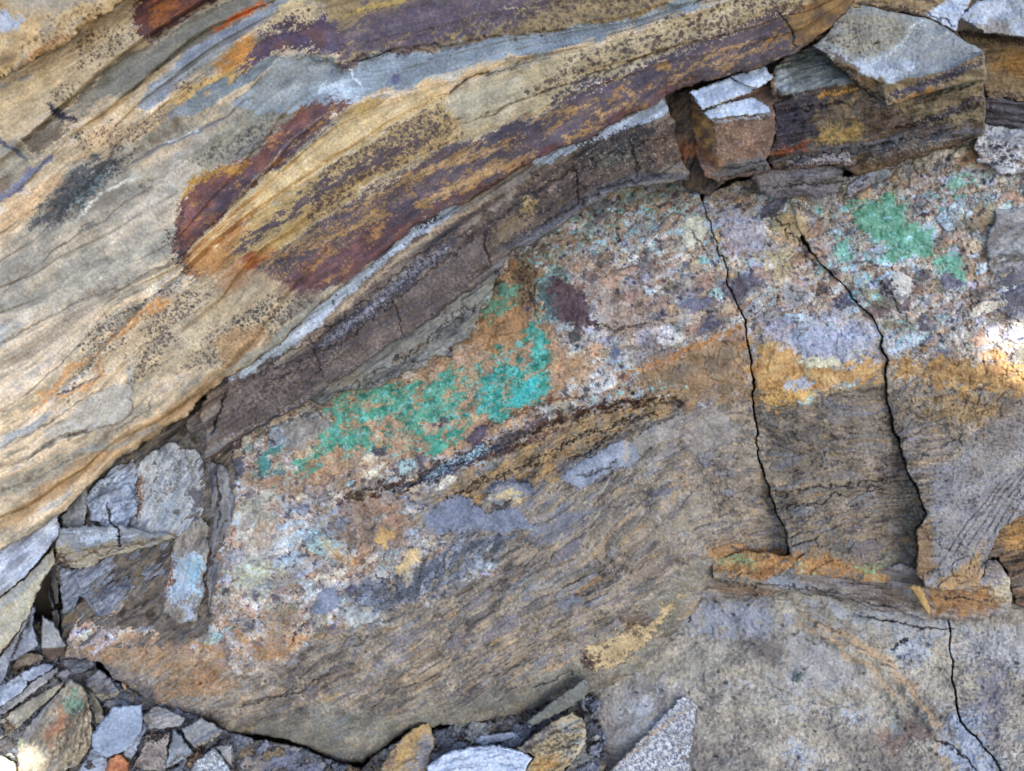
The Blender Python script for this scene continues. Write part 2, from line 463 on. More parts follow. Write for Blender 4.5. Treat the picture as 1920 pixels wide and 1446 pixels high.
def lamina(S, T, per, seed):
    """index, place across (0 top - 1 foot) and random number of thin layers of uneven thickness"""
    z = np.zeros_like(T)
    ph = (T + per * 0.9 * fb(z, T, per * 6, 500 + seed, tex=FBS) + per * 0.55 * fb(S / 5, T, per * 5, 501 + seed, tex=FBS)) / per
    k = np.floor(ph)
    return (ph - k).astype(F32), rnd((k + 5000).astype(np.int32), seed)
def paint_bed(p):
    U, V = p.U, p.V
    p.ra, p.rs = 33.0, 3.2
    t = strata(U, V + 5 * fb(U, V, 160, 2, 30, 2, FBS) + 1.2 * fb(U, V, 40, 1, 30, 3, FBS))
    S = (U * 0.82 - V * 0.57)
    T = t * 95
    f1, r1 = lamina(S, T, 46, 1); f2, r2 = lamina(S, T, 19, 2)
    n = 1.6 * (r1 - .5) + 1.0 * (r2 - .5) + .55 * fb(S / 6, T, 60, 3) + .35 * fb(U, V, 120, 5, 33, 2) + .25 * fb(S / 2, T, 14, 4, tex=FBR)
    p.col[:] = ramp(0.5 + 0.27 * n, [(124, 104, 80), (142, 130, 106), (160, 148, 122), (186, 162, 124), (204, 176, 136), (214, 188, 150), (170, 162, 146), (150, 150, 142)])
    fine = fb(S / 12, T, 16, 6)
    p.col *= (1 - 0.07 * sst(0.5, 1.8, fine) - .08 * sst(.80, 1.0, f1) * (r1 > .3))[..., None]
    # relief of the layering: little ledges that come and go along the beds
    left = 1 - .6 * sst(420, 760, U - .35 * V + 120)
    am = left * sst(-.9, 1.2, fb(S / 4, T, 150, 7, tex=FBS))
    p.b += am * (24.0 * (f1 - .4) * (.35 + r1) * (1 - sst(.84, 1.0, f1)) + 8.0 * (f2 - .4) * (.3 + r2) * (1 - sst(.8, 1, f2)) * sst(-.5, 1, fb(S / 4, T, 80, 8, tex=FBS)))
    p.b += 3.0 * fb(S / 4, T, 80, 9, tex=FBS) + .4 * fb(S / 6, T, 10, 10)
    # ---- upper left
    p.blob([(-60, 160), (0, 175), (150, 90), (240, 20), (265, 60), (275, 85), (200, 120), (150, 170), (110, 200), (0, 270), (-60, 300)], (206, 180, 134), .8, c2=(186, 158, 112))
    p.blob([(247, 20), (267, -30), (450, -60), (407, 5), (333, 43), (277, 80), (263, 60)], (88, 64, 70), diss=5, c2=(120, 70, 50), cS=50)
    p.blob([(280, 25), (300, 0), (350, -10), (330, 20), (295, 45)], (178, 106, 50), .8, diss=6, soft=5)
    p.blob([(123, 213), (150, 173), (207, 117), (267, 97), (333, 60), (417, 10), (470, -30), (560, -40), (520, 0), (477, 20), (400, 63), (317, 117), (253, 157), (200, 187)], (140, 131, 110), c2=(122, 116, 100), bump=-2.5, ang=30, asp=4, part=1)
    p.blob([(140, 240), (200, 195), (320, 122), (400, 70), (480, 20), (470, 35), (370, 115), (300, 180), (255, 210), (200, 260), (180, 285), (155, 270)], (220, 190, 146), .9, c2=(206, 172, 122), bump=1)
    p.stroke([(380, 78), (430, 40), (500, 5)], (188, 98, 46), 11, diss=2)
    p.blob([(257, 200), (277, 167), (317, 133), (360, 93), (400, 67), (493, 17), (533, -10), (557, -6), (520, 20), (467, 57), (427, 87), (380, 123), (333, 160), (283, 200), (267, 210)], (140, 143, 148), c2=(156, 156, 150), diss=1.5, rag=3, ang=35, asp=3, part=2, bump=-.8)
    p.blob([(283, 215), (330, 175), (400, 130), (460, 80), (500, 85), (480, 125), (420, 158), (350, 192)], (182, 140, 74), .9, diss=3, c2=(196, 158, 92))
    p.blob([(400, 125), (450, 80), (490, 70), (485, 105), (430, 135)], (192, 122, 46), .8, diss=5, soft=4)
    p.blob([(440, 140), (470, 112), (490, 62), (540, 35), (580, 28), (615, 30), (650, 60), (650, 112), (583, 97), (520, 100), (460, 137)], (86, 72, 92), diss=6, c2=(110, 78, 70), part=3)
    p.blob([(500, 40), (530, 10), (560, 0), (590, 15), (585, 35), (540, 45), (505, 60)], (218, 188, 130), .9, diss=6, soft=3)
    p.spots([(480, 60), (530, 30), (580, 30), (570, 50), (500, 75)], (70, 58, 66), 7, .4)
    p.blob([(283, 235), (350, 196), (430, 148), (505, 108), (530, 112), (480, 145), (420, 180), (370, 207)], (132, 137, 132), c2=(120, 126, 124), bump=-2.0, part=4)
    p.blob([(110, 300), (180, 250), (270, 220), (350, 195), (300, 235), (220, 280), (185, 300)], (196, 160, 110), .7, diss=4)
    p.blob([(86, 195), (108, 202), (143, 225), (125, 230), (105, 222), (95, 210)], (62, 58, 64), diss=3, rag=2)
    p.blob([(40, 262), (95, 235), (132, 232), (75, 292), (45, 280)], (106, 94, 76), .9, diss=2)
    p.blob([(-40, 280), (30, 262), (55, 295), (0, 345), (-60, 370)], (150, 142, 120), .8)
    p.stroke([(-20, 392), (30, 352), (65, 318), (100, 292)], (122, 122, 138), 14, diss=2)
    p.stroke([(-20, 250), (12, 270), (35, 285), (48, 300)], (98, 98, 106), 7)
    p.blob([(-30, 440), (0, 400), (60, 355), (120, 310), (125, 330), (80, 380), (20, 430)], (206, 170, 122), .8, c2=(190, 150, 100))
    p.blob([(82, 388), (120, 345), (150, 320), (190, 295), (235, 288), (205, 325), (165, 365), (112, 408), (62, 425), (55, 410)], (72, 74, 74), .85, diss=9, dissS=14, soft=5)
    p.blob([(120, 395), (160, 355), (200, 325), (190, 345), (150, 385)], (120, 160, 152), .55, diss=8, soft=4)
    p.spots([(70, 420), (140, 340), (260, 285), (180, 370), (110, 420)], (56, 54, 56), 8, .42)
    for q in ([(150, 60), (250, 45), (262, 75), (200, 110), (150, 130)], [(90, 170), (140, 150), (150, 170), (110, 205)], [(130, 255), (160, 250), (175, 290), (150, 295)], [(180, 260), (250, 225), (320, 200), (290, 235), (220, 280)], [(330, 165), (380, 140), (390, 165), (340, 190)]):
        p.spots(q, (86, 70, 60), 8, .33)
    # grey shaly ground above the stain tongue
    p.blob([(-60, 560), (0, 470), (70, 420), (130, 400), (200, 340), (280, 300), (380, 250), (480, 190), (540, 140), (600, 105), (640, 120), (650, 180), (560, 205), (520, 235), (470, 295), (390, 322), (345, 365), (330, 420), (332, 470), (250, 520), (140, 565), (0, 640), (-60, 660)],
           (150, 148, 138), .5, c2=(176, 166, 144), cS=90, ang=35, asp=5, soft=14, diss=8, dissS=40)
    p.blob([(330, 300), (420, 245), (500, 190), (560, 180), (520, 225), (470, 290), (390, 318)], (148, 138, 108), .8, c2=(128, 122, 104), ang=35, asp=4, soft=6)
    p.spots([(360, 310), (440, 250), (520, 210), (500, 260), (430, 300)], (84, 74, 70), 8, .38)
    p.stroke([(230, 320), (300, 275), (350, 255), (400, 235), (440, 205), (480, 185)], (116, 116, 122), 3.5, bump=-3)
    p.stroke([(310, 268), (350, 252), (372, 245)], (205, 208, 210), 4)
    p.stroke([(0, 560), (60, 505), (110, 462), (170, 425), (240, 375), (310, 330)], (128, 120, 106), 4, bump=-2.5, rag=4)
    p.stroke([(140, 418), (165, 385), (200, 355), (260, 330)], (196, 188, 165), 6, diss=2)
    # ---- grey lens
    p.blob([(430, 205), (480, 160), (520, 118), (583, 100), (640, 122), (727, 98), (800, 87), (815, 96), (870, 80), (940, 70), (1083, 50), (1207, 27), (1300, -5), (1330, -10), (1290, 18), (1180, 45), (1120, 75), (1000, 100), (950, 112), (900, 115), (830, 140), (780, 165), (700, 168), (640, 190), (560, 205), (500, 212)],
           (134, 140, 138), c2=(158, 164, 162), cS=80, ang=25, asp=3, bump=-2.5, part=5, rag=4)
    p.blob([(600, 150), (640, 140), (665, 160), (660, 185), (630, 185), (600, 175)], (196, 202, 200), .75, diss=4, soft=6)
    p.blob([(500, 130), (560, 105), (620, 120), (610, 150), (540, 200), (460, 205)], (158, 156, 142), .8, c2=(138, 138, 128), ang=50, asp=6, cS=20, soft=6)
    p.blob([(780, 165), (840, 140), (900, 118), (960, 105), (965, 118), (900, 140), (840, 165)], (176, 176, 162), .8, diss=4, soft=4)
    p.stroke([(655, 120), (662, 145), (680, 165)], (214, 214, 208), 3.5)
    p.blob([(735, 145), (750, 140), (752, 152), (740, 163), (722, 166)], (104, 102, 122), .9, diss=3)
    p.stroke([(650, 118), (727, 98), (780, 92), (803, 82)], (56, 50, 46), 3.5, bump=-5)
    p.step([(560, 100), (640, 122), (727, 98), (800, 87), (940, 70), (1083, 50), (1300, 0)], 7, width=40)
    # ---- upper ochre and violet zone
    up = [(615, 30), (600, 10), (590, -60), (1700, -380), (1480, -60), (1300, -6), (1207, 25), (1083, 48), (940, 68), (870, 78), (815, 94), (727, 95), (650, 110), (648, 60)]
    p.blob(up, (162, 134, 84), .95, c2=(148, 124, 84), diss=2, part=6)
    p.blob([(620, 110), (610, 60), (660, 40), (720, 5), (800, -40), (960, -60), (1060, -20), (960, 20), (900, 45), (800, 80), (727, 93)], (94, 84, 94), .8, diss=16, dissS=26, soft=6, c2=(112, 92, 92))
    p.stroke([(640, 30), (700, 15), (780, -10)], (182, 150, 80), 12, diss=3)
    p.stroke([(930, 14), (970, 16), (1010, 8)], (190, 170, 130), 4)
    p.spots([(640, 105), (700, 30), (960, -20), (1050, 10), (940, 60), (800, 85)], (92, 80, 92), 8, .5, keep=.95)
    p.spots([(800, 85), (950, 40), (1060, -10), (1500, -160), (1480, -60), (1280, 0), (1083, 48)], (88, 70, 62), 10, .36, keep=.75)
    # ---- ochre, cream and speckled stripes right of the tongue
    p.blob([(840, 180), (900, 150), (1040, 108), (1120, 85), (1280, 30), (1480, -40), (1640, -120), (1620, -60), (1480, 20), (1280, 92), (1207, 120), (1133, 157), (1040, 184), (973, 227), (907, 248), (860, 258), (845, 215)], (174, 150, 104), .95, c2=(184, 162, 120), ang=22, asp=3, diss=3)
    p.blob([(850, 190), (880, 160), (950, 150), (1010, 150), (1000, 185), (960, 225), (890, 240), (860, 235)], (176, 162, 130), .75, soft=10, diss=6, dissS=20)
    p.blob([(600, 262), (640, 228), (700, 192), (770, 172), (840, 148), (930, 114), (1000, 102), (960, 118), (870, 150), (835, 175), (735, 232), (640, 285), (590, 310)], (218, 182, 132), .95, c2=(206, 168, 114), diss=2)
    p.blob([(636, 225), (660, 195), (720, 180), (700, 200), (660, 230)], (176, 140, 74), .85, diss=4)
    p.stroke([(590, 318), (640, 289), (733, 231), (837, 177), (870, 150), (923, 135), (1000, 112)], (96, 80, 58), 3.5, bump=-4, rag=3)
    p.stroke([(850, 240), (960, 195), (1040, 165), (1200, 110), (1300, 70)], (110, 92, 62), 3, bump=-3)
    p.spots([(1000, 160), (1120, 95), (1280, 40), (1500, -40), (1490, 10), (1280, 90), (1150, 140), (1040, 180)], (80, 64, 56), 10, .38, keep=.8, soft=25)
    p.spots([(1040, 182), (1130, 150), (1280, 90), (1480, 15), (1490, 25), (1280, 103), (1140, 165)], (78, 62, 64), 7, .5, keep=1)
    # ---- stain tongue
    p.blob([(420, 545), (480, 495), (560, 440), (640, 390), (740, 333), (800, 293), (853, 267), (907, 250), (973, 230), (1040, 187), (1133, 160), (1207, 123), (1280, 97), (1400, 50), (1500, 8), (1680, -60), (1640, 0), (1577, 40), (1563, 56), (1527, 84), (1497, 105), (1440, 132), (1367, 150), (1280, 176), (1160, 235), (1107, 270), (937, 348), (827, 405), (753, 456), (715, 490), (660, 520), (610, 540), (560, 548), (520, 520), (480, 535), (440, 552)],
           (86, 76, 78), c2=(98, 80, 72), cS=90, ang=28, asp=4, diss=4, part=7)
    p.blob([(348, 505), (390, 432), (440, 388), (520, 313), (600, 255), (645, 225), (720, 205), (820, 160), (845, 190), (735, 242), (640, 300), (560, 352), (480, 402), (420, 447), (380, 492)], (204, 170, 112), c2=(212, 182, 130), diss=3, part=8)
    p.blob([(375, 505), (400, 470), (470, 410), (560, 350), (640, 300), (735, 240), (835, 190), (855, 225), (860, 262), (800, 292), (720, 337), (640, 388), (560, 438), (480, 490), (440, 520), (400, 525)], (168, 138, 84), c2=(184, 152, 96), diss=3, part=9)
    p.spots([(600, 330), (735, 245), (830, 195), (850, 230), (855, 260), (790, 290), (700, 345), (600, 400), (560, 390)], (84, 68, 66), 8, .46, keep=.95)
    p.stroke([(400, 505), (470, 450), (560, 385), (640, 335), (740, 285), (800, 262)], (82, 68, 72), 15, a=.85, diss=7, dissS=12)
    p.blob([(332, 478), (326, 420), (340, 370), (370, 335), (420, 315), (480, 285), (520, 235), (560, 205), (620, 190), (655, 186), (640, 208), (585, 252), (520, 302), (470, 347), (430, 387), (390, 427), (362, 470), (345, 503)],
           (126, 78, 58), c2=(108, 74, 68), cS=60, diss=4, part=10)
    p.blob([(385, 400), (400, 365), (440, 335), (490, 325), (540, 265), (600, 215), (650, 190), (635, 212), (560, 272), (480, 338), (420, 395)], (88, 74, 80), .9, diss=7, dissS=20, c2=(104, 78, 70))
    p.stroke([(340, 372), (365, 340), (410, 320), (450, 318), (470, 305)], (170, 124, 52), 13, diss=4)
    p.stroke([(338, 480), (335, 430), (345, 385)], (70, 54, 50), 6, diss=4)
    p.stroke([(318, 440), (328, 470), (350, 505), (385, 530), (420, 548)], (60, 52, 50), 11, a=.8, diss=7)
    p.blob([(345, 505), (370, 470), (420, 430), (470, 390), (450, 440), (420, 490), (400, 520), (370, 520)], (176, 118, 62), .75, diss=6, soft=10)
    p.blob([(400, 530), (420, 510), (470, 480), (510, 470), (480, 505), (440, 545)], (150, 76, 40), .9, diss=4, soft=5)
    p.stroke([(640, 196), (550, 257), (473, 337), (440, 372)], (180, 160, 130), 2.2, bump=-3)
    p.blob([(500, 545), (530, 515), (600, 480), (680, 440), (760, 405), (860, 372), (960, 318), (1100, 255), (1250, 170), (1300, 150), (1280, 170), (1160, 232), (1107, 268), (937, 346), (827, 403), (753, 455), (715, 488), (650, 522), (580, 550)],
           (112, 66, 56), .75, diss=8, dissS=40, soft=14, c2=(96, 62, 60))
    for w, q in ((17, [(780, 388), (850, 352), (920, 320), (1010, 286)]), (12, [(640, 402), (720, 358), (780, 330), (860, 296), (900, 268)]), (9, [(1000, 232), (1060, 208), (1120, 188)]),
                 (8, [(1100, 224), (1150, 205), (1190, 190), (1182, 165)]), (10, [(645, 440), (690, 412), (716, 398)]), (9, [(800, 330), (850, 305), (960, 262)]), (7, [(1060, 258), (1080, 250), (1140, 225)]),
                 (8, [(1330, 130), (1400, 100), (1470, 70)]), (6, [(1240, 150), (1330, 108), (1420, 72)]), (10, [(560, 470), (620, 440), (660, 425)]), (8, [(470, 520), (540, 470), (600, 430)])):
        p.stroke(q, (176, 134, 76), w, a=.85, diss=3.5, dissS=7, rag=4)
    p.spots([(440, 545), (520, 480), (640, 400), (760, 330), (800, 340), (700, 430), (560, 520)], (180, 132, 66), 6, .3, keep=.5)
    for k, q in enumerate(([(440, 545), (640, 400), (860, 270), (1040, 190), (1280, 100), (1600, -20), (1500, 95), (1280, 170), (1000, 300), (780, 420), (600, 535)], [(335, 480), (330, 400), (420, 318), (520, 240), (650, 188), (560, 270), (420, 395), (360, 480)])):
        w, m = p.mask(q, soft=10, rag=6)
        if w is None: continue
        n = fb(U[w], V[w], 60, 90 + k, 30, 3) + .7 * fb(U[w], V[w], 14, 92 + k, 30, 2, FBR)
        mm = (m * .5)[..., None]
        p.col[w] = p.col[w] * (1 - mm) + (p.col[w] * (.74 + .5 * sst(-1.6, 1.6, n))[..., None] + np.array((6, 6, 12), F32)) * mm
        g = (m * sst(1.25, 1.9, fb(U[w], V[w], 26, 94 + k, 30, 2.5) + .7 * fb(U[w], V[w], 8, 96 + k, 30, 1.5, FBR)) * .8)[..., None]
        p.col[w] = p.col[w] * (1 - g) + np.array((180, 130, 66), F32) * g
    # right end, broken across
    p.blob([(1470, 30), (1500, 10), (1580, -30), (1620, -20), (1575, 36), (1560, 55), (1527, 82), (1498, 96)], (112, 84, 52), .8, diss=7, dissS=14, c2=(178, 130, 60))
    p.stroke([(1455, 20), (1475, 45), (1485, 60), (1492, 90)], (70, 58, 50), 3, bump=-5)
    p.step([(1100, 265), (1250, 150), (1480, 50)], -3, width=50)
    # ---- lower left
    p.blob([(-60, 700), (0, 655), (60, 615), (140, 575), (210, 550), (200, 595), (150, 645), (95, 700), (0, 765), (-60, 800)], (200, 178, 150), .6, c2=(188, 170, 140), soft=12)
    p.blob([(127, 782), (167, 749), (213, 722), (248, 712), (249, 749), (233, 782), (207, 800), (160, 809), (97, 819), (80, 809)], (180, 170, 152), .85, c2=(168, 160, 140), rag=2, bump=2, part=11)
    p.blob([(235, 700), (240, 665), (262, 660), (258, 690), (248, 720)], (158, 160, 158), .9, diss=2, rag=2)
    p.blob([(150, 690), (220, 640), (300, 570), (380, 520), (450, 500), (560, 540), (520, 620), (460, 680), (400, 715), (330, 700), (270, 720), (250, 700), (200, 690)], (192, 166, 124), .7, c2=(176, 150, 108), soft=10, ang=38, asp=5)
    for q in ([(140, 650), (210, 600), (290, 545), (345, 520), (350, 535), (270, 585), (180, 660)], [(240, 700), (262, 655), (310, 620), (330, 640), (290, 690)], [(280, 590), (350, 540), (400, 545), (330, 600), (270, 650)],
              [(120, 715), (180, 660), (240, 610), (220, 650), (160, 700), (120, 740)], [(330, 700), (400, 620), (470, 580), (560, 540), (600, 560), (520, 620), (420, 690)], [(430, 600), (500, 575), (500, 610), (440, 620)]):
        p.spots(q, (82, 72, 64), 7, .38, keep=.9)
    for q in ([(62, 772), (80, 742), (105, 725), (140, 690), (172, 662)], [(183, 668), (186, 690), (196, 700), (170, 720), (130, 738), (100, 748), (70, 765)], [(170, 665), (230, 620), (300, 570), (330, 545)], [(410, 520), (470, 490), (520, 470)]):
        p.stroke(q, (190, 128, 66), 10, a=.8, diss=3.5, soft=4, rag=4)
    p.stroke([(110, 740), (150, 722), (188, 700)], (74, 70, 76), 4, bump=-2, diss=1)
    p.blob([(295, 775), (330, 742), (400, 700), (430, 690), (390, 722), (330, 776)], (166, 134, 92), .8, soft=5, c2=(150, 124, 88))
    p.blob([(400, 640), (440, 610), (500, 615), (510, 640), (460, 690), (420, 690)], (180, 138, 88), .7, soft=8, diss=4)
    p.stroke([(440, 690), (480, 655), (500, 625)], (212, 180, 140), 7, soft=3)
    for q in ([(-20, 660), (67, 609), (140, 569), (233, 532), (320, 492)], [(-20, 785), (57, 735), (93, 702), (150, 645), (207, 595), (250, 565)], [(-20, 882), (53, 862), (110, 819), (160, 811), (210, 800), (240, 779), (249, 740), (248, 712)],
              [(0, 840), (50, 815), (90, 790), (130, 765), (210, 722)], [(190, 825), (235, 800), (275, 770), (292, 740)], [(0, 920), (60, 900), (130, 860), (210, 840), (270, 800)], [(230, 690), (290, 630), (350, 590), (410, 545)]):
        p.stroke(q, (112, 100, 84), 3, a=.75, bump=-2.5, rag=3)
    p.stroke([(-20, 1000), (40, 960), (120, 900), (200, 850), (290, 800), (370, 745), (440, 695)], (160, 118, 70), 34, a=.6, soft=12, rag=5)
    p.stroke([(420, 700), (500, 655), (560, 600), (640, 540)], (150, 146, 128), 16, a=.7, soft=6)
    p.stroke([(135, 845), (220, 835), (300, 800)], (130, 132, 124), 12, a=.6, soft=5)
    for q, am in ((S_LINES[3][1:9], 4), (S_LINES[4][1:12], 5), ([(0, 879), (53, 862), (110, 819), (160, 811), (240, 775)], 6), (S_LINES[1][1:8], 4), (S_LINES[2][1:9], 5)):
        p.step(q, -am, width=45)
    # the fine layering runs through every colour
    ln = sst(.80, .95, f2) * (1 - sst(.95, 1, f2)) * sst(.2, .7, r2) * sst(-.6, .8, fb(S / 5, T, 60, 11))
    l1 = sst(.90, .97, f1) * (1 - sst(.985, 1, f1)) * sst(-.8, .4, fb(S / 5, T, 90, 12)) * left
    st = fb(S / 9, T, 9, 13) + .5 * fb(S / 4, T, 5, 14, tex=FBR)
    p.col *= (1 + .12 * (r2 - .5) + .035 * st - .10 * ln - .22 * l1)[..., None]
    p.b += -.8 * ln - 1.5 * l1 + .3 * st
    p.grain(.05, 7, 1)

BED_PARTS = {1: 'grey_shale_band', 2: 'blue_grey_lens', 3: 'violet_stain_band', 4: 'grey_shale_band', 5: 'grey_shale_lens', 6: 'ochre_speckled_band', 7: 'purple_ironstone_band', 8: 'ochre_sandstone_stripe', 9: 'speckled_ochre_stripe', 10: 'rust_red_stain_band', 11: 'pale_sandstone_lens'}
B_LOW = [(0, 1036), (70, 996), (117, 964), (167, 912), (213, 872), (253, 845), (293, 819), (320, 797), (353, 779), (370, 757), (400, 729), (430, 709), (477, 679), (523, 649), (563, 605), (600, 572), (640, 542), (715, 482), (753, 450), (783, 423), (827, 397), (873, 380), (917, 360), (937, 340), (993, 307), (1037, 283), (1107, 263), (1160, 227), (1240, 193), (1250, 180), (1280, 168), (1367, 143), (1440, 125), (1497, 97), (1527, 78), (1563, 50), (1577, 33), (1597, 13), (1625, -40), (1760, -300), (1900, -700)]
unit('sandstone_bed', [(-700, 1480)] + B_LOW + [(-700, -700)],
     tps([(-400, 300, 60), (0, 200, 55), (0, 600, 62), (0, 950, 55), (200, 800, 72), (300, 400, 62), (400, 680, 92), (640, 500, 108), (700, 250, 88), (600, 80, 62), (1000, 250, 122), (1000, 50, 80), (1300, 120, 128), (1550, 20, 122), (300, -300, 20), (1200, -300, 20), (1900, -300, 40)]),
     paint_bed, 'thick tan sandstone bed with purple and ochre stripes sloping across the top', 'rock bed', rag=1.6, rnd_r=22, rnd_d=13, wall=110, relief=(.9, 110), relief2=.16, parts=BED_PARTS, seed=1)

def paint_corner(p):
    U, V = p.U, p.V
    n = fb(U, V, 130, 1, 32, 2.5) + .6 * fb(U, V, 30, 2, 32, 2)
    p.col[:] = ramp(0.5 + 0.22 * n, [(140, 112, 76), (178, 146, 96), (196, 164, 112), (168, 150, 122)])
    p.blob([(-80, 60), (-20, 30), (15, 25), (45, 35), (30, 55), (0, 60), (-60, 90)], (158, 164, 178), .9, soft=6, c2=(190, 192, 196))
    p.blob([(0, 0), (40, -20), (150, -30), (120, 20), (60, 30)], (160, 148, 128), .6, soft=12)
    p.spots([(20, 100), (80, 40), (190, 0), (180, 40), (100, 90)], (112, 84, 62), 10, .3, keep=.6)
    p.stroke([(40, 125), (70, 95), (120, 70)], (170, 100, 54), 8, a=.5, soft=5, diss=3)
    p.grain(.05, 9, 2)
unit('sandstone_bed', [(-700, 500), (-60, 184), (0, 152), (43, 124), (110, 94), (145, 70), (185, 34), (248, -6), (400, -90), (900, -350), (900, -700), (-700, -700)],
     tps([(-300, 200, 96), (0, 100, 92), (150, 50, 98), (0, -200, 70), (300, -200, 80), (600, -300, 70)]), paint_corner,
     'ochre speckled sandstone bed in the corner above a dark open crack', 'rock bed', rag=3, rnd_r=24, rnd_d=20, wall=60, relief=(2.0, 90), seed=2)
# ================================================================== thin layers under the sandstone bed
def paint_thin(p):
    U, V = p.U, p.V
    a = 33
    n = fb(U, V, 26, 1, a, 9) + .5 * fb(U, V, 60, 2, a, 3)
    p.col[:] = ramp(0.5 + 0.25 * n, [(66, 60, 60), (98, 82, 72), (118, 100, 84), (140, 126, 108), (120, 116, 112)])
    cr = U * math.sin(math.radians(a)) + V * math.cos(math.radians(a)) + 3 * fb(U, V, 200, 5, a, 2, FBS)
    al = U * math.cos(math.radians(a)) - V * math.sin(math.radians(a))
    ff, rr = lamina(al, cr, 13, 7)
    p.b += 1.6 * fb(U, V, 16, 3, a, 14) + 7 * (ff - .5) * (rr - .25) * (1 - sst(.8, 1, ff)) * sst(-.6, 1, fb(U, V, 120, 6, a, 3, FBS))
    lam_c = (1 + .16 * (rr - .5) - .22 * sst(.86, 1, ff))[..., None]
    # pale blue-grey sheet right under the bed
    p.blob([(425, 712), (477, 676), (523, 646), (563, 602), (640, 536), (715, 476), (783, 417), (830, 390), (880, 372), (840, 410), (790, 440), (740, 478), (690, 520), (640, 565), (600, 610), (560, 645), (500, 675), (470, 700), (432, 722)],
           (182, 190, 198), .92, c2=(156, 164, 168), ang=40, asp=4, diss=.8, rag=2, part=1, bump=2)
    p.spots([(480, 690), (600, 590), (720, 480), (820, 400), (800, 430), (640, 560), (520, 670)], (60, 58, 62), 7, .36, keep=.28, soft=4)
    p.blob([(985, 300), (1037, 280), (1107, 258), (1160, 224), (1240, 188), (1252, 200), (1250, 220), (1200, 235), (1150, 255), (1090, 275), (1040, 300), (1010, 310)], (182, 192, 204), .95, c2=(146, 156, 166), ang=28, asp=3, diss=.8, rag=2, part=2, bump=2)
    p.stroke([(780, 425), (800, 410), (822, 405)], (60, 56, 60), 16, diss=4)
    # tan edge, black stained sheet
    p.stroke([(500, 690), (590, 625), (680, 545), (770, 465), (850, 410), (920, 375)], (176, 152, 120), 9, a=.8, diss=2)
    p.stroke([(580, 665), (640, 625), (720, 560), (790, 500), (830, 470), (880, 430)], (70, 66, 74), 22, a=.9, diss=6, dissS=14)
    p.stroke([(600, 650), (680, 590), (760, 520), (840, 465)], (150, 146, 146), 7, a=.8, diss=5, dissS=10)
    # brown granular face
    br = [(404, 792), (430, 722), (470, 702), (560, 672), (640, 640), (720, 580), (790, 520), (850, 470), (905, 435), (930, 450), (915, 500), (870, 545), (790, 608), (720, 652), (640, 705), (560, 745), (480, 790), (410, 830)]
    p.blob(br, (98, 84, 77), 1, c2=(120, 104, 92), cS=60, ang=33, asp=3, diss=2, part=3, bump=3)
    w, m = p.mask(br, soft=6, grow=-6)
    if w is not None:
        g = sst(.1, .9, fb(p.U[w], p.V[w], 7, 5, tex=FBR)) * m * .62 * (.45 + .55 * sst(-.8, .8, fb(p.U[w], p.V[w], 90, 6)))
        p.col[w] = p.col[w] * (1 - g[..., None]) + np.array((166, 147, 125), F32) * g[..., None]
    p.spots([(430, 780), (470, 720), (600, 670), (640, 680), (560, 730), (450, 790)], (82, 68, 64), 9, .35, keep=.7)
    # right half: mottled brown
    mb = [(860, 440), (930, 390), (1010, 325), (1100, 285), (1180, 255), (1265, 235), (1285, 300), (1200, 330), (1140, 345), (1060, 390), (990, 440), (950, 465), (920, 440)]
    p.blob(mb, (112, 94, 78), 1, c2=(90, 76, 68), diss=3, part=4, bump=2)
    p.blob([(1080, 275), (1160, 250), (1220, 235), (1230, 265), (1150, 285), (1090, 305)], (68, 64, 66), .9, diss=7, dissS=16)
    p.blob([(1200, 260), (1260, 240), (1280, 295), (1240, 310), (1205, 295)], (120, 94, 74), .9, diss=5)
    p.blob([(1120, 290), (1180, 275), (1190, 300), (1140, 320)], (110, 118, 100), .6, diss=8)
    p.spots(mb, (64, 56, 56), 14, .42, keep=.55, soft=6, grow=-6)
    p.spots(mb, (168, 150, 126), 6, .25, keep=.4, soft=6, grow=-6, seed=4)
    p.blob([(985, 380), (1000, 370), (1005, 378), (993, 398), (986, 400)], (190, 160, 100), .9, diss=2)
    p.blob([(925, 425), (960, 410), (1000, 400), (990, 425), (950, 450), (930, 455)], (150, 128, 96), .8, diss=4)
    # grey fissile base
    p.stroke([(940, 470), (990, 448), (1040, 420), (1080, 392), (1140, 355), (1210, 335), (1290, 330)], (92, 92, 98), 24, a=.85, diss=3)
    p.stroke([(960, 462), (1040, 428), (1130, 366), (1200, 345), (1290, 340)], (140, 134, 124), 6, a=.8, diss=2)
    p.stroke([(420, 845), (500, 800), (580, 750), (640, 715), (720, 665), (800, 612), (880, 550), (930, 505)], (82, 78, 82), 15, a=.85, diss=4)
    p.stroke([(400, 830), (440, 815), (520, 775), (600, 740)], (150, 142, 134), 3, a=.8, diss=2)
    for q in ([(470, 700), (600, 630), (760, 500), (860, 430)], [(900, 440), (1000, 360), (1120, 300), (1260, 250)], [(430, 722), (560, 676), (640, 642), (800, 515), (900, 436)], [(980, 440), (1060, 395), (1140, 350), (1280, 318)], [(500, 720), (590, 682)]):
        p.stroke(q, (60, 54, 52), 2.6, a=.8, bump=-5, rag=3)
    p.col *= lam_c
    for k, q in enumerate(([(588, 652), (596, 672), (604, 712)], [(735, 562), (748, 590), (752, 630)], [(905, 436), (914, 470), (920, 505)], [(1075, 300), (1084, 340), (1082, 380)], [(1180, 262), (1192, 300), (1196, 335)])): p.stroke(q, (52, 46, 44), 2.4, a=.8, bump=-6, rag=2, seed=k)
    p.stroke([(427, 730), (412, 770), (398, 812)], (40, 36, 34), 3, bump=-10)
    p.grain(.06, 8, 3)
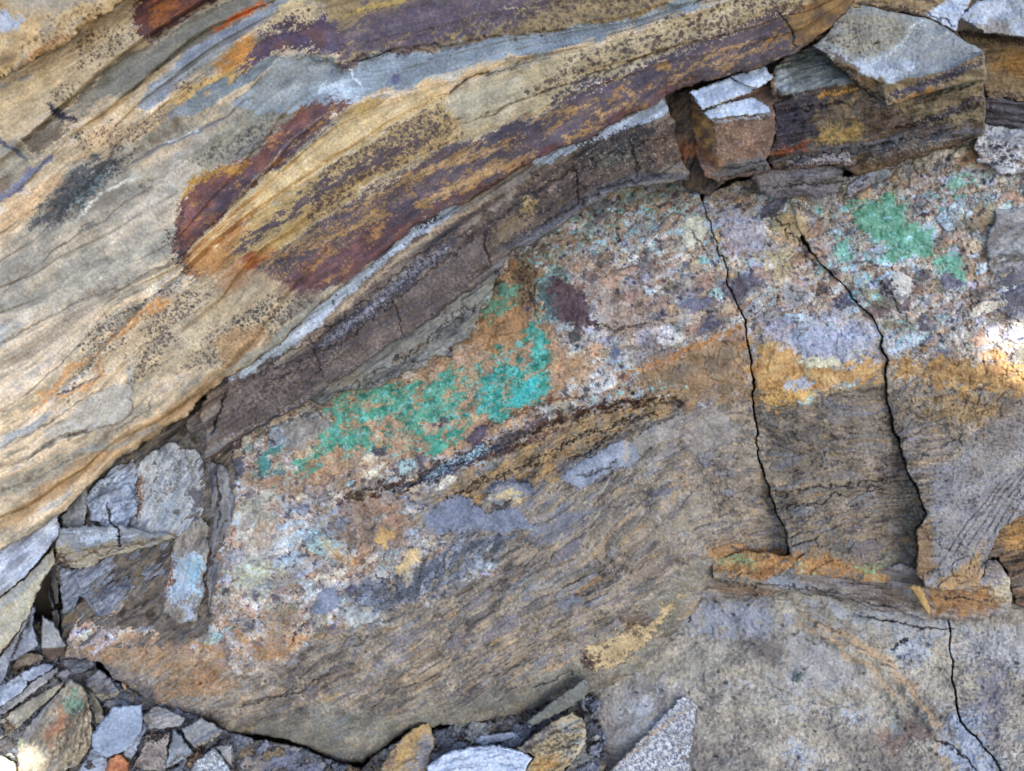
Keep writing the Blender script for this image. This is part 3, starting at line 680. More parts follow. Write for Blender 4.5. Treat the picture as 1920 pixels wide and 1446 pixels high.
THIN_PARTS = {1: 'pale_shale_sheet', 2: 'pale_shale_sheet', 3: 'brown_siltstone_layer', 4: 'mottled_siltstone_layer'}
unit('siltstone_bed', [(372, 775), (400, 700), (520, 600), (640, 480), (780, 370), (920, 300), (1040, 240), (1160, 180), (1245, 165), (1252, 197), (1267, 233), (1279, 297), (1297, 325), (1290, 340), (1207, 350), (1157, 356), (1133, 373), (1073, 406), (1040, 436), (990, 460), (960, 473), (946, 498), (917, 521), (873, 551), (827, 585), (790, 615), (740, 645), (687, 678), (640, 712), (573, 757), (520, 783), (483, 807), (423, 843), (382, 866), (384, 820)],
     tps([(400, 800, 52), (500, 700, 70), (640, 560, 86), (640, 660, 94), (800, 420, 98), (850, 530, 104), (1000, 310, 108), (1000, 420, 102), (1150, 230, 112), (1180, 320, 104), (1270, 280, 96)]),
     paint_thin, 'thin brown granular siltstone layer with pale blue-grey upper edge under the sandstone bed', 'rock bed', rag=1.5, rnd_r=7, rnd_d=5, wall=105, parts=THIN_PARTS, relief2=.25, seed=3)

def paint_shale(p):
    U, V = p.U, p.V
    n = fb(U, V, 30, 1, 35, 5) + .5 * fb(U, V, 90, 2)
    p.col[:] = ramp(0.5 + 0.25 * n, [(88, 86, 86), (118, 118, 114), (142, 138, 128), (126, 116, 100)])
    p.b += 2.5 * fb(U, V, 20, 3, 35, 8)
    for k, q in enumerate(([(640, 735), (700, 700), (770, 660), (830, 610), (870, 575)], [(720, 722), (770, 690), (810, 665)], [(790, 660), (850, 600), (905, 560)], [(620, 742), (720, 715), (767, 697)])):
        p.stroke(q, (60, 58, 58), 2.5, bump=-6, rag=4, seed=k)
    p.step([(640, 738), (740, 690), (830, 630), (900, 575)], 9, width=60, seed=3)
    p.stroke([(600, 748), (680, 730), (760, 700)], (150, 148, 140), 4, a=.8)
    p.grain(.05, 8, 4)
unit('shale_ledge', [(560, 745), (640, 680), (740, 610), (830, 545), (917, 480), (932, 520), (915, 560), (900, 585), (887, 622), (880, 637), (845, 652), (852, 671), (808, 672), (800, 690), (767, 698), (720, 722), (640, 738), (600, 760)],
     tps([(600, 740, 46), (740, 660, 62), (740, 710, 40), (860, 600, 52), (900, 530, 62)]), paint_shale,
     'grey flaky shale sheets peeling out below the brown siltstone layer', 'rock ledge', rag=2.0, rnd_r=4, rnd_d=3, wall=50, parts=None, seed=4, mat=M_SLATE)

# ------------------------------------------------------------------ broken blocks at the upper right
def pal_paint(cols, scale=40, ang=20, asp=3, seed=0, fine=.5, extra=None, b=1.5, grain=.05):
    def f(p):
        n = fb(p.U, p.V, scale, 400 + seed, ang, asp) + fine * fb(p.U, p.V, scale * .3, 401 + seed, ang, asp)
        p.col[:] = ramp(0.5 + 0.24 * n, cols)
        p.b += b * fb(p.U, p.V, scale * .5, 402 + seed, ang, asp * 1.5)
        if extra: extra(p)
        p.grain(grain, 8, seed)
    return f
SL = [(104, 110, 116), (128, 136, 142), (146, 154, 160), (160, 166, 168)]

def x_d2(p):
    fr = [(1440, 190), (1533, 167), (1613, 160), (1665, 200), (1850, 128), (1850, 240), (1763, 246), (1640, 270), (1523, 290), (1440, 300)]
    p.blob(fr, (86, 77, 72), 1, c2=(112, 96, 76), cS=34, ang=14, asp=4, rag=2, part=2)
    p.blob([(1450, 195), (1530, 175), (1545, 220), (1530, 250), (1480, 275), (1450, 280)], (66, 62, 72), .95, diss=5, c2=(82, 72, 74))
    p.blob([(1545, 190), (1610, 170), (1625, 215), (1540, 240), (1520, 232)], (98, 86, 74), .9, diss=6, c2=(136, 112, 78))
    p.blob([(1523, 256), (1550, 240), (1612, 228), (1625, 265), (1560, 272), (1530, 268)], (176, 146, 84), .95, diss=4, c2=(150, 120, 70))
    p.blob([(1620, 190), (1660, 205), (1715, 232), (1700, 252), (1640, 262), (1622, 230)], (112, 88, 62), .9, diss=5, c2=(86, 70, 58), cS=12)
    p.blob([(1680, 200), (1760, 180), (1845, 155), (1843, 225), (1770, 232), (1722, 232)], (150, 130, 92), .95, diss=3, c2=(122, 106, 82), ang=16, asp=3)
    p.stroke([(1720, 238), (1770, 215), (1843, 180)], (74, 66, 74), 12, diss=4)
    p.stroke([(1760, 165), (1800, 155), (1845, 145)], (150, 160, 126), 12, a=.7, diss=5)
    p.stroke([(1445, 288), (1500, 280), (1510, 268)], (150, 78, 42), 13, diss=6)
    p.stroke([(1530, 180), (1600, 168)], (196, 140, 60), 6, diss=3)
    tp = [(1445, 127), (1527, 80), (1606, 155), (1533, 166), (1465, 181), (1453, 147)]
    p.blob(tp, (142, 146, 142), 1, c2=(126, 130, 126), cS=80, rag=2, part=1)
    p.blob([(1455, 135), (1475, 140), (1490, 170), (1465, 178), (1455, 160)], (180, 186, 188), .75, diss=3, soft=8, rag=3)
    p.stroke([(1525, 85), (1500, 110), (1450, 130)], (176, 170, 150), 4, a=.7)
    p.stroke([(1440, 305), (1560, 285), (1640, 275), (1700, 262), (1780, 252), (1850, 245)], (104, 102, 104), 20, a=.9, diss=3, rag=3)
    p.stroke([(1480, 305), (1580, 295), (1600, 305)], (176, 170, 172), 12, a=.85, diss=4)
    p.stroke([(1630, 300), (1700, 280), (1780, 262)], (150, 146, 140), 8, a=.7, diss=4)
    for q in ([(1470, 210), (1560, 196), (1640, 188)], [(1455, 240), (1520, 222)], [(1640, 250), (1740, 225), (1843, 195)], [(1480, 300), (1600, 282), (1760, 250)]):
        p.stroke(q, (52, 44, 42), 2.4, bump=-5, rag=3)
unit('sandstone_block', [(1440, 150), (1450, 125), (1500, 70), (1560, 60), (1640, 60), (1850, 90), (1849, 130), (1847, 236), (1843, 255), (1780, 279), (1690, 305), (1630, 326), (1605, 330), (1580, 312), (1447, 320), (1436, 300), (1452, 250), (1450, 210)],
     plane(104, 0.0, 0.05, 1620, 240), pal_paint([(84, 70, 60), (120, 96, 66)], 30, 15, 4, 1, extra=x_d2, b=4),
     'large brown and ochre sandstone block with grey top beneath the grey wedge slab', 'rock block', facets=[([(1440, 110), (1527, 76), (1610, 156), (1533, 168), (1463, 184), (1448, 150)], 88, 0.05, 0.62),
     ([(1430, 296), (1600, 276), (1860, 240), (1860, 330), (1430, 340)], 88, 0, -0.5)], rag=1.5, rnd_r=4, rnd_d=3, wall=100, relief=(1.2, 40), parts={1: 'grey_top_face', 2: 'brown_front_face'}, seed=5)

def x_d3(p):
    p.blob([(1597, 17), (1727, 30), (1745, 34), (1845, 97), (1773, 133), (1650, 157), (1597, 123), (1527, 83)], (146, 148, 142), 1, c2=(132, 136, 132), cS=90, rag=1.5, part=1)
    p.blob([(1550, 75), (1600, 25), (1700, 32), (1720, 45), (1690, 80), (1640, 110), (1590, 110)], (158, 148, 118), .8, c2=(140, 130, 104), soft=8, diss=4)
    p.spots([(1540, 85), (1580, 50), (1640, 45), (1660, 80), (1600, 105)], (74, 62, 54), 7, .34, keep=.7)
    p.blob([(1540, 85), (1600, 112), (1650, 108), (1690, 120), (1730, 118), (1700, 140), (1650, 152), (1590, 118)], (192, 200, 206), .75, diss=4, soft=9, rag=3)
    p.blob([(1640, 118), (1680, 112), (1690, 124), (1650, 130)], (136, 142, 150), .8, diss=3)
    p.stroke([(1660, 105), (1690, 85), (1705, 55), (1730, 40)], (196, 200, 194), 7, a=.8, diss=3)
    p.stroke([(1730, 95), (1745, 75), (1780, 60)], (178, 172, 150), 5, a=.6)
    ft = [(1650, 158), (1773, 134), (1846, 98), (1850, 150), (1760, 165), (1664, 202)]
    p.blob(ft, (154, 134, 96), 1, c2=(132, 112, 82), rag=1.5, part=2)
    p.stroke([(1668, 182), (1740, 158), (1850, 112)], (72, 66, 80), 15, diss=3)
    p.stroke([(1672, 197), (1720, 180), (1770, 165)], (176, 118, 56), 7, diss=3)
    p.blob([(1527, 84), (1600, 126), (1650, 160), (1664, 200), (1612, 164), (1560, 120)], (128, 100, 62), 1, c2=(84, 68, 52), diss=3, part=3)
    p.stroke([(1530, 95), (1590, 140), (1655, 192)], (48, 40, 36), 8, diss=2)
unit('wedge_slab', [(1590, 0), (1660, 18), (1727, 30), (1745, 34), (1845, 97), (1849, 130), (1850, 152), (1760, 168), (1664, 202), (1612, 166), (1560, 122), (1525, 84), (1560, 50), (1577, 30)],
     plane(112, 0, 0.3, 1690, 100), pal_paint([(150, 150, 140), (130, 132, 126)], 60, 10, 2, 2, extra=x_d3),
     'big grey wedge-shaped slab with pale edges resting on the brown block', 'rock slab', facets=[([(1648, 157), (1773, 132), (1846, 96), (1870, 160), (1760, 175), (1664, 215)], 130, 0.02, -0.55),
     ([(1520, 80), (1600, 124), (1650, 157), (1664, 210), (1600, 170), (1540, 120)], 122, 0.1, -0.6)], rag=1.2, rnd_r=3, rnd_d=2, wall=34, relief=(.9, 50), parts={1: 'grey_top_face', 2: 'banded_front_edge', 3: 'dark_side_edge'}, seed=6, mat=M_SLATE)

def x_d1(p):
    p.blob([(1330, 222), (1452, 212), (1455, 247), (1435, 300), (1350, 320), (1343, 277)], (140, 108, 84), 1, c2=(116, 90, 74), cS=24, rag=1.5, part=1)
    p.spots([(1340, 235), (1450, 220), (1440, 290), (1352, 310)], (172, 138, 106), 6, .34, keep=.7)
    p.blob([(1400, 225), (1452, 215), (1454, 250), (1440, 260)], (120, 96, 76), .7, diss=4)
    p.blob([(1297, 185), (1318, 208), (1334, 228), (1350, 320), (1307, 285), (1296, 240)], (92, 70, 50), 1, c2=(150, 112, 58), cS=20, diss=3, part=2)
    p.blob([(1300, 260), (1325, 275), (1345, 310), (1310, 285)], (120, 68, 40), .7, diss=4)
    p.stroke([(1335, 228), (1400, 222), (1450, 214)], (172, 176, 178), 5, diss=2)
    p.stroke([(1340, 325), (1400, 312), (1450, 300)], (112, 108, 104), 22, diss=3)
    for q in ([(1345, 322), (1400, 310), (1440, 300)], [(1350, 335), (1440, 312)]): p.stroke(q, (60, 56, 54), 2.4, bump=-4)
unit('sandstone_block', [(1292, 180), (1320, 170), (1450, 150), (1456, 215), (1458, 250), (1440, 300), (1448, 318), (1347, 345), (1318, 330), (1303, 285), (1296, 240)],
     plane(108, 0, 0.02, 1390, 260), pal_paint([(130, 100, 80), (112, 90, 76)], 30, 20, 3, 3, extra=x_d1),
     'small square brown sandstone block under three pale slate flakes', 'rock block', facets=[([(1285, 150), (1460, 130), (1460, 214), (1332, 226), (1316, 208)], 92, 0, 0.45), ([(1285, 180), (1317, 205), (1334, 226), (1351, 322), (1300, 300)], 88, 0.75, 0.0),
     ([(1330, 318), (1440, 298), (1460, 296), (1460, 350), (1330, 360)], 98, 0, -0.5)], rag=1.2, rnd_r=4, rnd_d=3, wall=100, parts={1: 'front_face', 2: 'side_face'}, seed=7)
unit('dark_recess_block', [(1235, 170), (1300, 165), (1345, 200), (1362, 345), (1330, 372), (1286, 352), (1250, 250)], plane(72, 0, 0, 1290, 260), pal_paint([(58, 52, 50), (84, 72, 62), (106, 84, 62), (74, 66, 64)], 30, 60, 2, 14, b=3, extra=lambda p: p.blob([(1270, 270), (1310, 265), (1320, 295), (1275, 300)], (130, 76, 44), .8, diss=4)),
     'dark rust-stained rock at the back of the gap beside the square brown block', 'rock block', rag=2, wall=80, seed=41)
G_FL = 'slate flakes on the square block'
BIG = []
def flake(name, poly, h, gx, gy, label, cols=SL, group=None, seed=0, wall=14, cat='stone', extra=None, mat=None, rag=.9, facets=(), ang=20, asp=2.5, relief=(1.1, 40), rr=(2.5, 1.6), scale=45, b=.8, wallw=1.9, parts=None, kind=None):
    c = np.array(poly).mean(0)
    if name != 'shale_chip': BIG.append((name.replace('_', ' '), poly, c, label))
    wear = .16
    return unit(name, poly, plane(h, gx, gy, c[0], c[1]), pal_paint(cols, scale, ang, asp, seed, extra=extra, b=b), label, cat, group, kind, rag=rag, rnd_r=rr[0], rnd_d=rr[1], wall=wall, wallw=wallw,
                relief=relief, seed=20 + seed, wear=wear, ragS=16, mat=mat or M_SLATE, facets=facets, parts=parts)
PS = [(150, 160, 172), (172, 182, 194), (188, 198, 208), (160, 166, 170)]
flake('slate_flake', [(1317, 211), (1330, 225), (1449, 212), (1440, 200), (1410, 181), (1347, 195)], 114, 0, .35, 'lowest pale slate flake lying on the square brown block', PS, G_FL, 1, wall=12)
flake('slate_flake', [(1292, 172), (1316, 208), (1414, 172), (1412, 163), (1367, 145)], 121, 0, .3, 'largest pale slate flake, long and tilted, on the square brown block', PS, G_FL, 2, wall=12, extra=lambda p: p.stroke([(1318, 209), (1414, 172)], (176, 160, 130), 5))
flake('slate_flake', [(1367, 143), (1433, 122), (1452, 147), (1418, 168), (1393, 160)], 122, 0, .3, 'pale slate flake at the upper end beside the purple bed edge', PS, G_FL, 3, wall=12, extra=lambda p: p.stroke([(1365, 150), (1395, 160), (1420, 168)], (150, 140, 118), 4))
def x_lump(p):
    p.stroke([(1450, 335), (1520, 325), (1585, 322)], (150, 146, 152), 10, a=.7, diss=4)
    p.stroke([(1450, 350), (1530, 345), (1587, 340)], (70, 64, 58), 3, bump=-5)
unit('shale_ledge', [(1400, 322), (1447, 310), (1580, 306), (1590, 345), (1568, 365), (1500, 372), (1455, 372), (1425, 362)], plane(58, 0, -.25, 1510, 340), pal_paint([(84, 78, 76), (116, 108, 108), (134, 124, 120), (96, 88, 78)], 40, 8, 3, 4, extra=x_lump, b=3),
     'low rounded grey-purple shale ledge below the brown block', 'rock ledge', rag=3, rnd_r=14, rnd_d=11, wall=60, seed=8)

# far right corner
def x_e0(p):
    p.stroke([(1610, 12), (1680, 18), (1730, 24)], (70, 56, 44), 9, diss=3)
    p.blob([(1735, 28), (1783, -4), (1830, -30), (1818, 5), (1795, 60)], (168, 178, 190), 1, rag=1.5, diss=.5, c2=(190, 196, 200))
    p.stroke([(1737, 28), (1765, 34), (1793, 52)], (88, 84, 84), 2.5, bump=-4)
unit('sandstone_bed', [(1585, 8), (1620, -60), (1760, -320), (2100, -500), (2000, -120), (1850, -45), (1822, -4), (1812, 20), (1795, 60), (1760, 45), (1727, 33), (1660, 24), (1600, 19)], plane(84, .0, .12, 1700, 0), pal_paint([(110, 92, 66), (144, 120, 82), (166, 140, 98), (96, 80, 66)], 40, -5, 4, 5, extra=x_e0),
     'ochre sandstone bed edge with bluish corner above the grey wedge slab', 'rock bed', rag=2, rnd_r=8, rnd_d=6, wall=50, seed=9)
def x_e1(p):
    p.blob([(1800, 35), (1830, 3), (1890, 5), (1880, 30), (1840, 45)], (186, 192, 198), .7, soft=6, diss=4)
    p.blob([(1830, 52), (1850, 40), (1885, 52), (1900, 70), (1850, 66)], (132, 120, 104), .8, soft=4, diss=3)
flake('slate_slab', [(1798, 33), (1828, 2), (1930, -8), (2080, 10), (2080, 90), (1925, 72), (1880, 66), (1847, 64), (1827, 52)], 92, 0, .2, 'smooth pale grey slab jutting out at the far corner above the ochre block', [(134, 138, 142), (150, 156, 160), (166, 172, 176)], None, 4, wall=30, cat='rock slab', extra=x_e1, rr=(4, 3))
def x_e2(p):
    p.stroke([(1800, 62), (1860, 70), (1940, 80)], (64, 50, 38), 14, a=.85, diss=4)
    p.blob([(1850, 120), (1900, 95), (1960, 110), (1960, 140), (1880, 140)], (166, 116, 50), .7, soft=8, diss=5)
    p.stroke([(1845, 172), (1900, 182), (1960, 190)], (70, 60, 50), 6, diss=3)
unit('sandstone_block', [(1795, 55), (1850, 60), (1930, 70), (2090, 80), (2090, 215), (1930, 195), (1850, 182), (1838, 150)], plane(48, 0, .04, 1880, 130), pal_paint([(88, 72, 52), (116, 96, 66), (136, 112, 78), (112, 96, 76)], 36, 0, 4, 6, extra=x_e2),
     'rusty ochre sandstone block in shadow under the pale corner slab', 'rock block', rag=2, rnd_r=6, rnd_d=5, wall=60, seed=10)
unit('shale_ledge', [(1835, 176), (1850, 180), (1930, 190), (2090, 205), (2090, 270), (1930, 243), (1840, 232)], plane(46, 0, -.1, 1880, 210), pal_paint([(54, 50, 50), (78, 74, 76), (96, 92, 96), (66, 60, 56)], 24, -5, 6, 7, b=3),
     'dark fissile shale ledge between the rusty block and the pale lichened stone', 'rock ledge', rag=2, rnd_r=6, rnd_d=5, wall=50, seed=11)
def x_e4(p):
    p.spots([(1838, 270), (1870, 255), (1915, 265), (1910, 310), (1860, 315)], (62, 56, 62), 9, .42, keep=.8)
    p.blob([(1840, 250), (1870, 240), (1930, 250), (1925, 270), (1860, 262)], (150, 154, 158), .8, soft=5, diss=4)
unit('stone_block', [(1826, 278), (1838, 240), (1846, 232), (1925, 240), (2060, 265), (2050, 350), (1930, 325), (1880, 329), (1836, 308)], plane(40, 0, .05, 1890, 280), pal_paint([(150, 148, 146), (178, 176, 174), (198, 198, 194), (140, 124, 110)], 30, 10, 2, 8, extra=x_e4, b=2.5),
     'whitish rounded stone with dark speckles at the edge below the dark ledge', 'rock block', rag=2.5, rnd_r=12, rnd_d=10, wall=50, seed=12)
# ================================================================== breccia
CL_COL = np.array([(206, 194, 166), (176, 138, 110), (170, 170, 192), (164, 186, 194), (140, 176, 170), (72, 72, 90), (180, 142, 100), (146, 142, 138), (134, 128, 100), (140, 102, 76), (198, 172, 136), (90, 76, 78), (156, 120, 98), (214, 208, 196)], F32)
MX_COL = np.array([(136, 121, 100), (110, 104, 112), (168, 145, 112), (80, 74, 70), (122, 112, 96), (126, 130, 138), (148, 132, 108), (98, 90, 82), (120, 116, 112), (184, 140, 82)], F32)
GREY_COL = np.array([(104, 108, 116), (126, 130, 138), (84, 88, 96), (146, 146, 144), (158, 150, 132), (112, 104, 92)], F32)
def pick(idd, k, cols, wts):
    r = rnd(idd, k); c = np.cumsum(np.array(wts, float)); c /= c[-1]
    return cols[np.minimum(np.searchsorted(c, r), len(cols) - 1)]
def region(p, pts, soft=25, rag=14, ragS=120, diss=6, dissS=30, seed=0):
    m = np.zeros(p.U.shape, F32); w, q = p.mask(pts, soft=soft, rag=rag, ragS=ragS, diss=diss, dissS=dissS, seed=seed)
    if w is not None: m[w] = q
    return m
# where the colourful clast-rich rock gives way to the sheared grey-brown rock below
LOWZONE = [(100, 1215), (200, 1215), (330, 1200), (440, 1250), (520, 1240), (600, 1195), (700, 1160), (767, 1137), (840, 1101), (923, 1061), (860, 1010), (790, 985), (800, 945), (880, 900), (960, 860), (1060, 800), (1180, 765), (1260, 745), (1330, 752), (1412, 745), (1430, 725), (1500, 745), (1560, 720), (1640, 700), (1690, 705), (1760, 720), (1850, 712), (1960, 720), (2600, 720), (2600, 1700), (0, 1700)]
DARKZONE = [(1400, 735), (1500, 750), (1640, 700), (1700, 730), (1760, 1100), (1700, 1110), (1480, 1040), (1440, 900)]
def paint_breccia(p):
    U, V = p.U, p.V
    p.ra, p.rs = 24.0, 1.8
    wu = U + 5 * fb(U, V, 120, 1, tex=FBS) + 1.0 * fb(U, V, 30, 2) + .7 * fb(U, V, 9, 21, tex=FBR); wv = V + 5 * fb(U, V, 120, 3, tex=FBS) + 1.0 * fb(U, V, 30, 4) + .7 * fb(U, V, 9, 22, tex=FBR)
    low = region(p, LOWZONE, soft=14, rag=8, ragS=90, diss=8, dissS=26)
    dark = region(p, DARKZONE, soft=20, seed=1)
    # ---- colourful zone: flow-banded ground with clasts of several sizes
    cW = np.array([2.4, 1.6, 2.0, 1.9, .8, 1.3, 1.1, 2.8, 2.4, .7, 2.0, 1.2, 1.8, 1.3])
    flow = fb(wu, wv, 85, 5, 18, 1.8, FBS)
    band = .5 + .5 * np.sin(flow * 3.2 + 1.5 * fb(U, V, 30, 6, tex=FBR))
    mot = fb(U, V, 20, 7, 12, 1.5, FBR)
    col = ramp(.62 * band + .5 * (.5 + .2 * mot) - .06, [(112, 94, 82), (150, 120, 96), (178, 150, 120), (190, 176, 150), (166, 164, 166), (206, 196, 176)])
    tint = fb(U, V, 70, 23, 15, 1.6)
    q = (sst(.6, 1.4, tint) * .5)[..., None]; col = col * (1 - q) + np.array((152, 182, 184), F32) * q
    q = (sst(.5, 1.3, -tint) * .35)[..., None]; col = col * (1 - q) + np.array((170, 136, 100), F32) * q
    b = .8 * band + .7 * mot
    lists = []
    for sc, keep, sd, gap, prop, al in ((6, .5, 1, .10, .7, .5), (12, .5, 2, .12, 1.4, .68), (24, .4, 5, .13, 2.0, .76), (44, .26, 3, .14, 2.6, .82)):
        f1, e, idd = worley(wu, wv, sc, sd, 18, 1.4)
        on = (rnd(idd, 1) < keep)
        e0 = e - gap * rnd(idd, 6) - .03
        m = sst(0, .15, e0) * on
        rim = sst(0, .07, e0) * (1 - sst(.09, .2, e0)) * on
        cc = pick(idd, 2, CL_COL, cW) * (1 + .07 * fb(U, V, sc * .6, 8 + sd, tex=FBR) + .06 * fb(U, V, sc * 1.4, 38 + sd, 30, 2))[..., None]
        rc = pick(idd, 7, np.array([(214, 206, 188), (70, 60, 58), (160, 190, 190), (176, 130, 84), (110, 92, 80)], F32), [1.2, 1.5, .8, 1.2, 1])
        mm = (m * al)[..., None]
        col = col * (1 - mm) + cc * mm
        rr = (rim * .45 * (rnd(idd, 8) < .5))[..., None]; col = col * (1 - rr) + rc * rr
        b = b * (1 - .7 * m) + prop * m * (.2 + rnd(idd, 5)) - prop * .35 * sst(.07, 0, np.abs(e0 + .02)) * on
        lists.append((idd, m, sc))
    f1, e, idd = worley(wu, wv, 15, 9, 10, 1.3)
    pit = sst(.06, -.06, f1 - .34 * rnd(idd, 2)) * (rnd(idd, 1) < .2)
    col = col * (1 - .7 * pit[..., None]) + np.array((58, 56, 68), F32) * .7 * pit[..., None]; b = b - 1.6 * pit
    for k, (c, th, ax) in enumerate((((150, 160, 172), .7, 3.0), ((204, 194, 172), .8, 2.6), ((164, 118, 80), .85, 3.2), ((92, 88, 96), 1.0, 3.0), ((128, 116, 98), .6, 2.2))):
        g = (sst(th, th + .9, fb(wu, wv, 44, 140 + k, 20 + 4 * k, ax) + .4 * fb(U, V, 8, 150 + k, tex=FBR)) * .42)[..., None]
        col = col * (1 - g) + np.array(c, F32) * g
    g = (sst(1.25, 1.7, fb(wu, wv, 13, 170, 20, 1.3) + .4 * fb(U, V, 5, 171, tex=FBR)) * .75)[..., None]
    col = col * (1 - g) + np.array((66, 62, 72), F32) * g; b = b - 1.2 * g[..., 0]
    # ---- sheared zone: lenses drawn out along the shear
    su = np.array([-700, 300, 1150, 1320, 1450, 1700, 2600], F32); sl = np.array([.42, .45, .55, .38, .06, .02, .25], F32)
    gx = np.arange(-700, 2600, 10); A = np.interp(U, gx, np.cumsum(np.interp(gx, su, sl)) * 10).astype(F32)
    gv = V + A + 12 * fb(U, V, 240, 10, 20, 2, FBS) + 1.0 * fb(U, V, 40, 11, 20, 2) + .5 * fb(U, V, 9, 12, tex=FBR)
    gu = U + 10 * fb(U, V, 100, 13, tex=FBS)
    mot2 = .8 * fb(gu, gv, 12, 12, 0, 3, FBR) + .9 * fb(gu, gv, 90, 13, 0, 2)
    col2 = ramp(.5 + .2 * mot2, [(96, 87, 79), (124, 112, 97), (147, 132, 110), (166, 150, 125), (138, 133, 129)])
    b2 = 1.0 * mot2
    for sc, keep, sd, asp in ((4.5, .45, 11, 2.2), (10, .42, 12, 3.2), (24, .26, 13, 2.2)):
        f1, e, idd = worley(gu, gv, sc, sd, 3 if sc < 20 else 6, asp)
        on = rnd(idd, 1) < keep
        m = sst(.05, .16, e) * on
        cc = pick(idd, 2, MX_COL, [2.4, 1.8, 1.6, 1.0, 2, 1.4, 2, 1.4, 1.6, .22])
        mm = (m * .52)[..., None]
        col2 = col2 * (1 - mm) + cc * mm
        b2 = b2 * (1 - .5 * m) + m * (.5 + .9 * rnd(idd, 5)) * min(2.2, sc / 8) - .9 * sst(.1, 0, e) * on
        lists.append((idd + 600000, m * (sc > 20) * low, sc))
    foli = fb(gu, gv, 9, 15, 0, 7)
    b2 += .55 * foli - 1.3 * sst(1.2, 1.8, fb(gu, gv, 24, 16, 0, 6))
    col2 = col2 * (1 - .07 * sst(.6, 1.8, foli) + .05 * sst(.8, 1.8, -foli))[..., None]
    for k, (c, th) in enumerate((((190, 144, 84), 1.45), ((112, 116, 128), 1.15), ((184, 170, 146), 1.35), ((72, 66, 64), 1.4))):
        g = (sst(th, th + .5, fb(gu, gv, 20, 160 + k, 4, 3.0) + .35 * fb(U, V, 6, 165 + k, tex=FBR)) * .34)[..., None]
        col2 = col2 * (1 - g) + np.array(c, F32) * g; b2 += (1.0 - .4 * k) * g[..., 0]
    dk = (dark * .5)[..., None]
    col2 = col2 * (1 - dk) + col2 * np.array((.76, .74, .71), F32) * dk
    L = low[..., None]
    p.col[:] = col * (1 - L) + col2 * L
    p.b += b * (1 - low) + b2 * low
    # clasts that can be told apart
    for idd, m, sc in lists:
        if sc >= 30: sel = (m > .45) & (low < .5)
        elif sc == 24: sel = (m > .45)
        else: continue
        p.part[sel] = idd[sel] + 10
    # ---- warm orange-brown ground between the green patches
    K = dict(soft=10, diss=8, dissS=22)
    p.blob([(540, 890), (560, 860), (620, 780), (640, 740), (760, 710), (800, 680), (880, 640), (905, 590), (960, 570), (1010, 585), (1050, 650), (1130, 690), (1060, 740), (960, 800), (880, 850), (800, 860), (720, 860), (640, 880), (580, 895)], (192, 146, 98), .74, c2=(168, 132, 96), cS=22, **K)
    p.blob([(880, 640), (905, 585), (960, 490), (1000, 500), (1005, 580), (990, 640), (930, 660)], (150, 116, 80), .7, c2=(180, 130, 78), **K)
    p.blob([(965, 510), (1000, 490), (1003, 560), (975, 580), (960, 560)], (128, 104, 76), .85, soft=6, diss=4)
    p.spots([(965, 520), (1000, 500), (1003, 560), (975, 575)], (62, 50, 44), 7, .34)
    # upper right colourful brown
    p.blob([(1060, 520), (1100, 490), (1160, 490), (1180, 540), (1240, 560), (1270, 600), (1200, 640), (1130, 620), (1110, 560)], (158, 128, 104), .3, c2=(176, 144, 122), **K)
    p.blob([(1210, 690), (1280, 655), (1390, 622), (1405, 690), (1413, 742), (1300, 758), (1200, 756), (1190, 720)], (154, 118, 76), .8, c2=(120, 98, 72), cS=30, ang=20, asp=2, **K)
    p.stroke([(1180, 700), (1240, 680), (1300, 650), (1395, 610)], (188, 126, 62), 8, a=.8, diss=4)
    # dark seam and ochre band under it
    p.blob([(830, 930), (870, 890), (960, 850), (1050, 800), (1120, 770), (1200, 750), (1290, 745), (1250, 775), (1180, 790), (1150, 810), (1100, 840), (1060, 860), (1040, 905), (980, 905), (900, 940), (850, 950)], (190, 148, 88), .78, c2=(146, 122, 90), cS=22, ang=28, asp=2.5, soft=8, diss=11, dissS=26)
    p.stroke([(650, 935), (700, 918), (770, 905), (830, 870), (900, 845), (960, 825), (1030, 790), (1100, 770), (1180, 752), (1280, 750)], (88, 62, 52), 13, a=.85, diss=6, dissS=14, bump=-4, rag=5)
    p.stroke([(740, 925), (800, 895), (850, 875), (900, 850), (950, 830), (990, 810)], (82, 84, 98), 19, a=.9, diss=3, bump=3, rag=4)
    p.stroke([(790, 902), (850, 868), (890, 848), (930, 834)], (176, 206, 212), 8, a=.85, diss=4, rag=4)
    p.stroke([(930, 835), (990, 805), (1040, 770)], (96, 84, 80), 16, a=.8, diss=4)
    for q in ([(900, 800), (960, 780), (1030, 750), (1100, 745)], [(880, 870), (960, 840), (1060, 800)]): p.stroke(q, (120, 76, 54), 6, a=.7, diss=3, bump=-3)
    p.step([(640, 940), (700, 920), (770, 906), (830, 872), (900, 847), (960, 827), (1030, 792), (1100, 772), (1180, 754), (1290, 748)], 16, soft=3, rag=4, width=70)
    p.step([(830, 960), (900, 930), (1000, 880), (1060, 850), (1150, 812), (1230, 780)], 9, soft=3, rag=5, width=50, seed=2)
    for q in ([(840, 940), (900, 905), (960, 880), (1040, 850)], [(1040, 845), (1100, 815), (1160, 795), (1230, 772)], [(1060, 862), (1100, 845), (1160, 812)]): p.stroke(q, (70, 52, 42), 4, a=.8, diss=3, bump=-4, rag=4)
